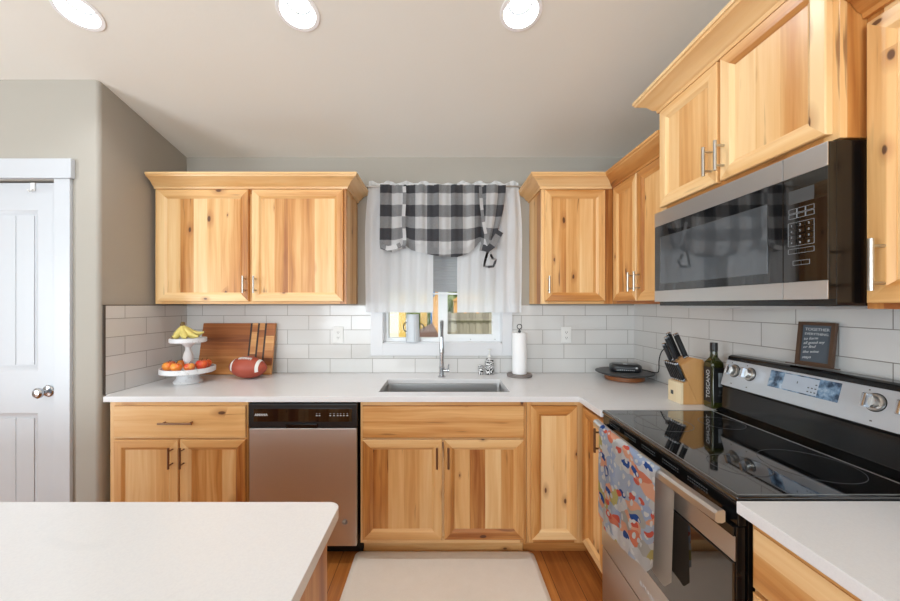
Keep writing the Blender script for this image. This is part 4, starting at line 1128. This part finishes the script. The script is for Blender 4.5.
# ------------------------------------------------------------------ counter items, left
def tiered_stand():
    cx, cy = -1.595, 2.30
    root = thing('tiered_stand', 'white distressed two-tier serving stand holding fruit on the left counter', 'serving stand', (cx, cy, CT))
    z = CT
    b = MB(); b.lathe([(0, .001), (.078, .001), (.080, .010), (.074, .018), (.064, .030), (.059, .048), (.057, .066), (0, .066)], (cx, cy, z)); b.build('pedestal', M['whitewash'], root)
    b = MB(); b.lathe([(0, .066), (.144, .066), (.150, .070), (.150, .098), (.143, .098), (.142, .082), (0, .082)], (cx, cy, z), seg=56); b.build('lower_plate', M['whitewash'], root)
    b = MB(); b.lathe([(0, .082), (.034, .083), (.034, .092), (.020, .100), (.016, .112), (.026, .140), (.030, .160), (.024, .185), (.015, .205), (.016, .225), (.030, .238), (.044, .254), (0, .254)], (cx, cy, z)); b.build('post', M['whitewash'], root)
    b = MB(); b.lathe([(0, .254), (.096, .254), (.101, .258), (.101, .282), (.095, .282), (.094, .266), (0, .266)], (cx, cy, z), seg=48); b.build('upper_plate', M['whitewash'], root)
    return cx, cy, z+.083, z+.267
cx, cy, zl, zu = tiered_stand()
def apple(x, y, z, r, mat, label, kind, group=None, tilt=0):
    prof = []
    for k in range(17):
        t = PI*k/16; rr_ = r*math.sin(t)*(1+.06*math.cos(t)); h = r*.93*math.cos(t)
        if k < 4: h -= r*.30*(1-k/4)**1.6
        if k > 13: h += r*.16*((k-13)/3)**1.5
        prof.append((rr_, h))
    b = MB(); b.lathe(prof, (x, y, z+r*.9), seg=28, cap=False); b.sharp = 60
    o = b.build(kind, mat); tag(o, label, 'fruit', 'fruit on the lower tier')
    b = MB(); b.tube([(x, y, z+r*.9+r*.62), (x+.002, y, z+r*.9+r*.9), (x+.006, y+.002, z+r*.9+r*1.12)], .0016, 6); b.build('fruit_stem', M['stem'], o)
fr = [(-.110, -.005, .030, 'apple', 'red apple at the far left of the lower tier', 'apple'),
      (-.072, -.072, .033, 'peach', 'orange nectarine, front left on the lower tier', 'nectarine'),
      (-.003, -.100, .032, 'peach', 'orange nectarine at front centre of the lower tier, beside a red-yellow apple', 'nectarine'),
      (.060, -.076, .030, 'apple2', 'red-yellow apple at front, between a nectarine and red apples', 'apple'),
      (.092, -.012, .035, 'apple', 'deep red apple right of the white post on the lower tier', 'apple'),
      (.075, .062, .031, 'apple', 'red apple at the far right rim of the lower tier', 'apple'),
      (-.060, .030, .032, 'peach', 'yellow-orange nectarine behind the front fruit at left', 'nectarine')]
for dx, dy, r, mt, lb, kd in fr: apple(cx+dx, cy+dy, zl, r, M[mt], lb, kd)
def bananas():
    root = thing('banana_bunch', 'bunch of yellow bananas on the upper tier of the white stand', 'bananas', (cx-.03, cy, zu))
    jx, jy, jz = cx-.030, cy-.005, zu+.100
    ends = [(-.052, -.030, .024, -.02), (-.018, -.072, .024, 0), (.050, -.070, .024, .0), (.100, -.035, .028, .01), (.098, .020, .050, .03)]
    for k, (ex, ey, ez, bl) in enumerate(ends):
        p0 = Vector((jx, jy, jz)); p3 = Vector((cx-.03+ex*1.0+ (.02 if ex > 0 else 0), cy+ey, zu+ez))
        out = Vector((ex, ey, 0)).normalized()
        p1 = p0+Vector((ex*.15, ey*.15, -.03)); p2 = p0+Vector((ex*.45, ey*.45, 0)); p2.z = zu+.020
        pts = []
        for q in range(13):
            t = q/12; a = p0*(1-t)**3+p1*3*t*(1-t)**2+p2*3*t*t*(1-t)+p3*t**3; a.z = max(a.z, zu+.0225) if t > .25 else a.z; pts.append(a)
        R = [.006, .007, .011, .0165, .020, .0215, .022, .022, .021, .019, .015, .010, .0045]
        b = MB(); b.tube(pts, R, 9); b.sharp = 60; bn = b.build('banana', M['banana'], root)
        b = MB(); b.sphere(pts[-1], .0048, 8); b.build('banana_tip', M['banana_tip'], bn)
    b = MB(); b.tube([(jx, jy, jz-.018), (jx-.002, jy, jz+.002), (jx, jy, jz+.016)], [.014, .013, .009], 10); b.build('bunch_stem', M['banana_tip'], root)
bananas()
# cutting board leaning on the tiles
def board():
    x0, x1 = -1.695, -1.178; ybot, ytop, zt = 2.528, 2.603, CT+.362
    a = math.atan2(ytop-ybot, zt-CT); ca, sa = math.cos(a), math.sin(a)
    T = lambda c: (c.x, ybot+c.y*ca+c.z*sa, CT+.0055+c.z*ca-c.y*sa)
    root = thing('cutting_board', 'large brown wooden cutting board with dark stripes leaning against the tiles', 'cutting board', (-1.43, 2.54, CT))
    H = .362; th = .018
    b = MB(T); xs_ = [x0, -1.352]
    fs = b.box(x0, -1.3545, 0, th, 0, H, grain='x', bevel=.002)
    px = [(-1.3415, -1.3025), (-1.2895, -1.2515), (-1.2385, x1)]
    for p, q in px: b.box(p, q, 0, th, 0, H, grain='x')
    b.build('board', M['board_wood'], root)
    b = MB(T)
    for p, q in ((-1.3545, -1.3415), (-1.3025, -1.2895), (-1.2515, -1.2385)): b.box(p, q, 0, th, 0, H)
    b.build('inlay_stripe', M['board_dark'], root)
board()
def football():
    c = Vector((-1.283, 2.425, CT+.0745)); 
    root = thing('football', 'brown leather american football with white laces on the counter', 'football', (c.x, c.y, CT))
    L, R = .132, .073; rot = Matrix.Rotation(math.radians(-4), 4, 'Z') @ Matrix.Rotation(math.radians(2), 4, 'Y')
    def prof(t): return R*(max(0, 1-(t/L)**2))**.68 if abs(t) < L else 0
    T = lambda p: c+(rot @ Vector(p))
    b = MB(T); b.lathe([(prof(-L+2*L*k/40), -L+2*L*k/40) for k in range(41)], axis='x', seg=40, cap=False); b.sharp = 80; fb = b.build('ball', M['leather'], root)
    for s in (-1, 1):
        b = MB(T); rows = [(prof(s*t)+.0012, s*t) for t in (.078, .084, .090, .096)]
        seg = 40; R_ = []
        for r, h in rows: R_.append([Vector((h, r*math.cos(a), r*math.sin(a))) for a in [math.radians(-115+230*k/seg-90) + PI for k in range(seg+1)]])
        b.grid(R_); b.sharp = 80; b.build('stripe', M['white_matte'], fb)
    la = math.radians(62)   # lace angle, towards the viewer and up
    def on(h, off=0, lift=.002):
        r = prof(h)+lift; a = la+off; return Vector((h, -r*math.cos(a), r*math.sin(a)))
    b = MB(T); b.tube([on(h) for h in [(-.045+.09*k/10) for k in range(11)]], .0022, 6)
    for k in range(8):
        h = -.040+.0114*k; b.tube([on(h, -.16), on(h, 0, .004), on(h, .16)], .0022, 6)
    b.build('laces', M['white_matte'], fb)
football()
def outlet(x=None, y=None, z=1.19, label='', side='back', mark=True):
    if side == 'back': T = lambda c: (x+c.x, YB-c.y, z+c.z); o = (x, YB, z)
    else: T = lambda c: (XR-c.y, y+c.x, z+c.z); o = (XR, y, z)
    root = thing('wall_outlet', label, 'outlet', o)
    b = MB(T); b.box(-.036, .036, .0002, .006, -.058, .058, bevel=.002); b.build('cover_plate', M['plastic_white'], root)
    b = MB(T)
    b.box(-.017, .017, .005, .008, -.034, .034, bevel=.0015); rc = b.build('receptacle', M['plastic_white'], root)
    b = MB(T)
    for s in (-1, 1):
        for q in (-1, 1): b.box(q*.006-.0012, q*.006+.0012, .0078, .0085, s*.019-.005, s*.019+.005)
        b.cyl((0, .0078, s*.019-.010), (0, .0085, s*.019-.010), .0025, seg=10)
    b.build('outlet_slots', M['slate'], rc)
outlet(x=-.735, label='white wall outlet on the tiles between the football and the window')
outlet(x=.912, label='white wall outlet on the tiles right of the paper towels')
outlet(y=2.20, z=1.165, label='white wall outlet on the right wall tiles behind the knives', side='right')

# ------------------------------------------------------------------ sink area
def faucet():
    x, y = .012, 2.47
    root = thing('faucet', 'stainless spring-neck kitchen faucet standing behind the sink', 'faucet', (x, y, CT))
    b = MB(); b.lathe([(0, 0), (.026, 0), (.026, .006), (.019, .010), (.0165, .014), (.0165, .055), (.019, .058), (.019, .070), (.0155, .074), (.0145, .165), (.0165, .168), (.0165, .18), (.012, .184), (0, .184)], (x, y, CT), seg=28); b.build('body', M['chrome'], root)
    b = MB(); b.cyl((x+.012, y-.004, CT+.045), (x+.040, y-.006, CT+.047), .011, seg=18); b.cyl((x+.040, y-.006, CT+.047), (x+.050, y-.006, CT+.048), .014, seg=18); b.tube([(x+.045, y-.006, CT+.05), (x+.046, y-.02, CT+.075), (x+.047, y-.03, CT+.09)], .0045, 8); b.build('lever', M['chrome'], root)
    path = [Vector((x, y, CT+.18+.02*k)) for k in range(8)]
    zc = path[-1].z; R = .058
    for k in range(1, 17):
        a = PI*k/16; path.append(Vector((x, y-R+R*math.cos(a), zc+R*math.sin(a))))
    for k in range(1, 4): path.append(Vector((x, y-2*R, zc-.012*k)))
    b = MB(); b.tube(path, .0065, 10); hs = b.build('hose', M['slate'], root)
    # spring coil
    L = [0]
    for p, q in zip(path, path[1:]): L.append(L[-1]+(q-p).length)
    tot = L[-1]; pts = []; turns = 38; N_ = turns*10
    for k in range(N_+1):
        d = tot*k/N_; i = max(j for j in range(len(L)) if L[j] <= d+1e-9); i = min(i, len(path)-2)
        f = (d-L[i])/(L[i+1]-L[i]); p = path[i].lerp(path[i+1], f); t = (path[i+1]-path[i]).normalized(); n1 = Vector((1, 0, 0)); n2 = t.cross(n1).normalized()
        a = 2*PI*k/10; pts.append(p+(n1*math.cos(a)+n2*math.sin(a))*.0105)
    b = MB(); b.tube(pts, .0019, 5); b.sharp = 80; b.build('spring', M['chrome'], root)
    ze = path[-1].z
    b = MB(); b.lathe([(0, 0), (.012, 0), (.0125, -.03), (.015, -.05), (.0165, -.10), (.0155, -.108), (0, -.108)], (x, y-2*R, ze), seg=24); b.build('spray_head', M['chrome'], root)
    b = MB(); b.tube([(x, y-.012, CT+.175), (x, y-.06, CT+.185), (x, y-2*R+.018, CT+.19)], .004, 8); b.build('docking_arm', M['chrome'], root)
faucet()
def soap():
    x, y = .346, 2.575; r = .033
    x = .350
    root = thing('soap_dispenser', 'black and white patterned soap bottle with a clear pump', 'soap dispenser', (x, y, CT))
    b = MB(); b.lathe([(0, .001), (r-.004, .001), (r, .006), (r, .085), (r-.004, .098), (.020, .112), (.013, .118), (0, .118)], (x, y, CT), seg=32); b.build('bottle', M['damask'], root)
    b = MB(); b.lathe([(0, .118), (.012, .118), (.012, .135), (.005, .138), (.005, .165), (.010, .167), (.010, .176), (0, .178)], (x, y, CT), seg=20); b.tube([(x, y, CT+.172), (x+.0, y-.022, CT+.174), (x, y-.034, CT+.168)], .004, 8); b.build('pump', M['plastic_white'], root)
    x, y = .288, 2.56; b = MB(); b.lathe([(0, .001), (.019, .001), (.019, .062), (.016, .066), (0, .066)], (x, y, CT), seg=28)
    tag(b.build('tumbler', M['damask']), 'small short patterned cup beside the patterned soap bottle', 'cup')
soap()
def towels():
    x, y = .547, 2.50
    root = thing('paper_towel_holder', 'paper towel holder with grey wooden base, right of the sink', 'paper towel holder', (x, y, CT))
    b = MB(); b.lathe([(0, .001), (.084, .001), (.086, .006), (.086, .014), (.082, .018), (0, .018)], (x, y, CT), seg=48); b.build('base', M['grey_wood'], root)
    b = MB(); b.cyl((x, y, CT+.017), (x, y, CT+.325), .005, seg=12)
    pts = [(x+.016*math.sin(a), y, CT+.341-.016*math.cos(a)) for a in [2*PI*k/20 for k in range(21)]]; b.tube(pts, .003, 8, caps=False); b.lathe([(.005, .300), (.010, .303), (.010, .312), (.005, .316)], (x, y, CT), seg=16, cap=False)
    b.build('rod', M['slate'], root)
    b = MB(); b.lathe([(.019, .0195), (.048, .0195), (.049, .023), (.049, .296), (.048, .299), (.019, .299), (.019, .0195)], (x, y, CT), seg=48, cap=False)
    tag(b.build('paper_towel_roll', M['paper']), 'white paper towel roll standing on its holder', 'paper towels')
towels()
def pitcher():
    x, y, z = -.196, 2.627, WZ0+.008
    root = thing('pitcher', 'white ribbed metal pitcher on the window sill', 'pitcher', (x, y, z))
    b = MB(); rows = []; seg = 72
    for r, h in ((.050, .001), (.051, .004), (.049, .012), (.045, .10), (.043, .190), (.045, .200), (.043, .200), (.041, .19), (.042, .02)):
        rows.append([Vector((x+r*(1+.02*math.cos(18*a))*math.cos(a), y+r*.62*(1+.02*math.cos(18*a))*math.sin(a), z+h)) for a in [2*PI*k/seg for k in range(seg)]])
    vv, f = b.grid(rows, True); b.bm.faces.new(vv[0]); b.bm.faces.new(vv[-1]); b.sharp = 40; b.build('pitcher_body', M['galvanized'], root)
    b = MB(); b.tube([(x-.042, y, z+.140)]+[(x-.043-.026*math.sin(a), y, z+.108+.034*math.cos(a)) for a in [PI*k/10 for k in range(11)]]+[(x-.045, y, z+.074)], .0042, 8); b.build('handle', M['slate'], root)
    b = MB(); b.tube([(x+.042, y, z+.132)]+[(x+.042+.038*math.sin(a), y, z+.100+.034*math.cos(a)) for a in [PI*k/10 for k in range(8)]], .0042, 8); b.build('handle', M['slate'], root)
pitcher()

# ------------------------------------------------------------------ corner: plate with gadget
def corner_stuff():
    x, y = 1.218, 2.40
    root = thing('lazy_susan', 'dark grey round turntable with a wooden base in the counter corner', 'turntable', (x, y, CT))
    b = MB(); b.lathe([(0, .001), (.118, .001), (.120, .004), (.120, .026), (.110, .030), (0, .030)], (x, y, CT), seg=48); b.build('base', M['walnut'], root)
    b = MB(); b.lathe([(0, .030), (.13, .030), (.160, .040), (.176, .046), (.178, .050), (.176, .053), (.150, .053), (0, .053)], (x, y, CT), seg=64); b.sharp = 60; b.build('plate', M['slate'], root)
    gx, gy, gz = 1.222, 2.395, CT+.0535
    T = lambda c: Matrix.Rotation(math.radians(-16), 3, 'Z') @ c + Vector((gx, gy, gz))
    root = thing('portable_speaker', 'small rounded dark grey device with silver badge on the round turntable', 'speaker', (gx, gy, gz))
    def rring(hw, hd, r, z): return rr(-hw, hw, -hd, hd, z, r, 6)
    b = MB(T); vv, f = b.grid([rring(.084, .048, .03, 0.0), rring(.092, .056, .04, .008), rring(.095, .060, .042, .026), rring(.092, .057, .04, .042), rring(.080, .046, .034, .050), rring(.065, .034, .028, .051)], True)
    b.bm.faces.new(vv[0]); b.bm.faces.new(vv[-1]); b.sharp = 60; b.build('shell', M['gadget'], root)
    b = MB(T); b.box(-.020, .004, -.040, -.024, .0490, .0530, bevel=.001); b.build('badge', M['badge'], root)
    b = MB(T)
    for k in range(10): b.box(-.062+k*.011, -.057+k*.011, -.0620, -.0575, .012, .018, bevel=.001)
    b.box(.050, .062, -.0615, -.0575, .026, .036, bevel=.001); b.build('front_marks', M['badge'], root)
    pts = [(1.29, 2.37, CT+.075), (1.350, 2.34, CT+.062), (1.378, 2.305, CT+.060), (1.382, 2.292, CT+.085), (1.382, 2.290, CT+.14), (1.382, 2.27, CT+.19), (1.380, 2.235, CT+.22), (1.382, 2.206, CT+.231)]
    P = [Vector(p) for p in pts]; sm = []
    for i in range(len(P)-1):
        p0, p1, p2, p3 = P[max(i-1, 0)], P[i], P[i+1], P[min(i+2, len(P)-1)]
        for k in range(6):
            t = k/6; sm.append(.5*((2*p1)+(-p0+p2)*t+(2*p0-5*p1+4*p2-p3)*t*t+(-p0+3*p1-3*p2+p3)*t**3))
    sm.append(P[-1]); b = MB(); b.tube(sm, .0032, 8); cd = b.build('power_cord', M['black_matte'], root)
    b = MB(); b.box(1.372, XR-.0088, 2.188, 2.213, CT+.221, CT+.245, bevel=.003); b.build('plug', M['black_plastic'], cd)
corner_stuff()
# knife block
def knife_block():
    ya, yb = 1.782, 1.884
    root = thing('knife_block', 'tan wooden knife block with a cream front on the right counter', 'knife block', (1.24, 1.83, CT))
    b = MB(); b.prism([(1.268, CT+.001), (1.183, 1.108), (1.243, 1.146), (1.292, 1.136), (1.318, 1.09), (1.318, CT+.001)], 'y', ya, yb, bevel=.0015); b.build('block', M['block_wood'], root)
    b = MB(); b.prism([(1.195, CT+.001), (1.2668, CT+.001), (1.2165, 1.0285), (1.195, 1.022)], 'y', ya, yb); b.build('steak_knife_rack', M['block_wood'], root)
    b = MB(); b.prism([(1.184, CT+.001), (1.1948, CT+.001), (1.1948, 1.022), (1.184, 1.018)], 'y', ya, yb, bevel=.001); fp = b.build('front_panel', M['block_light'], root)
    b = MB(); b.box(1.1832, 1.1842, 1.842, 1.862, .952, .972, bevel=.0002); b.build('maker_plate', M['slate'], fp)
    u = Vector((-.085, 0, .193)).normalized()     # blade direction parallel to the slant
    nrm = Vector((-.193, 0, -.085)).normalized()
    def knife(base, length, wd, th, label, grp):
        base = Vector(base); L = length
        o = thing('kitchen_knife', label, 'knife', base, grp)
        def P(a, s, t): return base+u*a+nrm*s+Vector((0, t, 0))
        b = MB(lambda c: P(c.z, c.x, c.y)); b.box(-wd*.42, wd*.42, -.001, .001, -.02, .003); b.build('blade', M['chrome'], o)
        b = MB(lambda c: P(c.z, c.x, c.y)); b.box(-wd*.5, wd*.5, -th/2, th/2, .002, .012, bevel=.0015); b.build('bolster', M['chrome'], o)
        b = MB(lambda c: P(c.z, c.x, c.y)); b.box(-wd*.5, wd*.5, -th/2, th/2, .012, L-.010, bevel=th*.3, seg=3); h_ = b.build('handle', M['black_plastic'], o)
        b = MB(lambda c: P(c.z, c.x, c.y)); b.box(-wd*.5, wd*.5, -th/2, th/2, L-.011, L, bevel=.003, seg=2); b.build('end_cap', M['chrome'], h_)
    # big knives emerge from the slanted top
    top = lambda f: Vector((1.183+.060*f, 0, 1.108+.038*f))
    for f, y, L, wd, lb in ((.10, 1.862, .105, .019, 'small black-handled knife, lowest and leftmost of the four large ones'), (.34, 1.845, .135, .022, 'long black-handled knife, second from left in the block'), (.66, 1.855, .142, .022, 'black-handled knife with steel cap, standing highest at the back'), (.80, 1.815, .135, .024, 'thick black-handled knife, rightmost in the block')):
        p = top(f); knife((p.x, y, p.z+.001), L, wd, .015, lb, 'large knives in the block')
    for k in range(6):
        y = ya+.010+k*.0165; p = Vector((1.205, y, 1.0262))
        knife(p+u*.001, .102, .018, .0125, 'black steak knife in the slanted row at the block front', 'steak knives in the block')
knife_block()
def oil():
    x, y = 1.311, 1.738; k_ = .86
    root = thing('oil_bottle', 'dark olive oil bottle with black labels beside the range', 'bottle', (x, y, CT))
    def sq(h, z, r): return [Vector((x, y, CT))+Vector(p) for p in rr(-h*k_, h*k_, -h*k_, h*k_, z, r*k_, 5)]
    b = MB(); vv, f = b.grid([sq(.033, .001, .012), sq(.036, .005, .014), sq(.036, .205, .014), sq(.034, .218, .015), sq(.024, .232, .015), sq(.018, .242, .014), sq(.0165, .268, .0145), sq(.0175, .270, .0145), sq(.0175, .274, .0145)], True)
    b.bm.faces.new(vv[0]); b.bm.faces.new(vv[-1]); b.sharp = 50; bt = b.build('glass_bottle', M['oil_glass'], root)
    b = MB(); b.lathe([(0, .268), (.0160, .268), (.0160, .308), (.0145, .310), (0, .310)], (x, y, CT), seg=24); b.build('cap', M['black_plastic'], root)
    h = .036*k_
    b = MB(); b.box(x-h+.008, x+h-.004, y-h-.0006, y-h+.0005, CT+.030, CT+.195); lb = b.build('label', M['label_black'], bt)
    b = MB(); b.box(x-h-.0006, x-h+.0005, y-h+.006, y+h-.008, CT+.030, CT+.195); lf = b.build('left_label', M['label_black'], bt)
    b = MB(); b.box(x-.002, x+.016, y-h-.0012, y-h-.0004, CT+.105, CT+.170); b.build('side_label', M['label_grey'], lb)
    b = MB(); b.box(x-.004, x+.018, y-h-.0012, y-h-.0004, CT+.060, CT+.066); b.build('label_line', M['slate'], lb)
    b = MB(); b.lathe([(0, 0), (.007, 0), (.007, -.0006), (0, -.0006)], (x+.007, y-h-.0007, CT+.080), axis='y'); b.build('label_seal', M['slate'], lb)
    text_mesh('label_text', 'TOSCANO', .034, M['mark_white'], lambda u, v, d: (x-h-.0009-d, y-.006+v*.9, CT+.115+u*.82), lf)
oil()
def chalkboard():
    bz = 1.180; yc = 1.322; hw, H = .057, .158
    ang = math.radians(10); lean = math.radians(7)
    Rm = Matrix.Rotation(ang, 3, 'Z')
    # local: u along wall (towards camera = +u), d = towards the room, v = up
    def T(c): 
        p = Vector((-(c.y)+c.z*math.sin(lean), -c.x, c.z*math.cos(lean)+c.y*math.sin(lean)))
        p = Rm @ p
        return Vector((1.366, yc, bz+.004))+p
    root = thing('chalkboard', 'small framed chalkboard with handwritten list standing on the range back', 'chalkboard', (1.366, yc, bz))
    b = MB(T)
    w_ = .012
    b.box(-hw, -hw+w_, 0, .014, 0, H, bevel=.001); b.box(hw-w_, hw, 0, .014, 0, H, bevel=.001); b.box(-hw+w_, hw-w_, 0, .014, 0, w_, bevel=.001); b.box(-hw+w_, hw-w_, 0, .014, H-w_, H, bevel=.001); b.build('frame', M['frame_wood'], root)
    b = MB(T); b.box(-hw+w_, hw-w_, .002, .006, w_, H-w_); sl_ = b.build('slate', M['chalk'], root)
    lines = [('TOGETHER', .0150, .137), ('EVERYTHING:', .0125, .120), ('to form', .0145, .101), ('all good my', .0140, .085), ('or find', .0145, .070), ('the wine', .0145, .052), ('stays', .0145, .032)]
    for k, (t, sz, v) in enumerate(lines):
        ll = k > 1
        text_mesh('chalk_writing', t, sz, M['mark_white'], (lambda u, w2, d, v=v, ll=ll: T(Vector(((u if not ll else u-hw+.018)*.98+(w2*.25 if ll else 0), .0062+d, v+w2-.006+(u*.12 if ll else 0))))), sl_, align='LEFT' if ll else 'CENTER')
    b = MB(T); b.box(-hw-.022, hw+.018, .002, .026, -.0035, .0, bevel=.0008); b.build('base_strip', M['frame_wood'], root)
chalkboard()

# ------------------------------------------------------------------ outdoors (seen through the window)
b = MB(); b.box(-14, 14, 2.9, 24, -.62, -.5); struct(b.build('ground', M['grass']))
b = MB()
for k in range(112):
    x = -.2+k*.078; b.box(x, x+.088, 9.0+.022*(k % 2), 9.018+.022*(k % 2), -.5, 1.22+.02*math.sin(k*1.7))
fn = tag(b.build('garden_fence', M['fence']), 'weathered grey board fence behind the yard, through the right window pane', 'fence')
b = MB(); b.box(-.2, 8.5, 8.95, 9.0, 1.02, 1.07); b.box(-.2, 8.5, 8.95, 9.0, -.1, -.02); b.build('fence_rail', M['fence'], fn)
b = MB(); b.box(-7, -.75, 7.6, 8.0, -.5, 3.2); tag(b.build('neighbour_house', M['siding']), 'pale wall of a building beyond the yard, through the left pane', 'building')
root = thing('play_set', 'yellow and orange backyard play set with a blue ball top', 'play set', (-.3, 5.5, -.5))
for x, y, mt in ((-.56, 5.4, 'yellow'), (-.24, 5.4, 'yellow'), (-.075, 5.2, 'orange_w')):
    b = MB(); b.box(x-.05, x+.05, y-.05, y+.05, -.5, 1.75, bevel=.01); b.build('post', M[mt], root)
b = MB(); b.box(-.60, .0, 5.5, 5.56, .55, .9, bevel=.01); b.build('rail_panel', M['blue'], root)
b = MB(); b.prism([(-.34, .86), (-.02, .90), (-.02, 1.0), (-.10, 1.16), (-.34, 1.04)], 'y', 4.9, 4.96); b.build('canvas_seat', M['brown'], root)
b = MB(); b.sphere((-.12, 5.05, 1.56), .055, 16); b.cyl((-.12, 5.05, 1.5), (-.12, 5.05, .6), .012, seg=8); b.build('ball_top_pole', M['blue'], root)
b = MB(); b.box(-.7, .02, 5.3, 5.5, -.5, .58, bevel=.02); b.build('platform', M['orange_w'], root)
def tree(x, y, s, label, seed):
    rnd = random.Random(seed); root = thing('tree', label, 'tree', (x, y, -.5), 'trees beyond the fence')
    b = MB(); b.tube([(x, y, -.5), (x+.1, y, 1), (x, y+.1, 2.2)], [.2*s, .15*s, .08*s], 10); b.build('trunk', M['bark'], root)
    b = MB()
    for k in range(26):
        c = Vector((x+rnd.uniform(-1.3, 1.3)*s, y+rnd.uniform(-.8, .8)*s, 2.3+rnd.uniform(-1.2, 1.5)*s)); r = rnd.uniform(.3, .6)*s
        vs_ = b.sphere(c, r, 12)
        for v in vs_: v.co += Vector((rnd.uniform(-1, 1), rnd.uniform(-1, 1), rnd.uniform(-1, 1)))*r*.16
    b.build('crown', M['leaf'], root)
tree(.6, 12, 1.2, 'leafy tree behind the fence, just right of the window mullion', 3)
tree(5.6, 13, 1.3, 'leafy tree farther right behind the fence', 4)
b = MB(); b.box(.38, 1.15, 9.8, 10.4, -.5, 1.52, bevel=.02); b.prism([(.34, 1.52), (1.2, 1.52), (.9, 1.72), (.6, 1.72)], 'y', 9.75, 10.45)
tag(b.build('garden_shed', M['orange_w']), 'small orange shed top showing above the fence', 'shed')
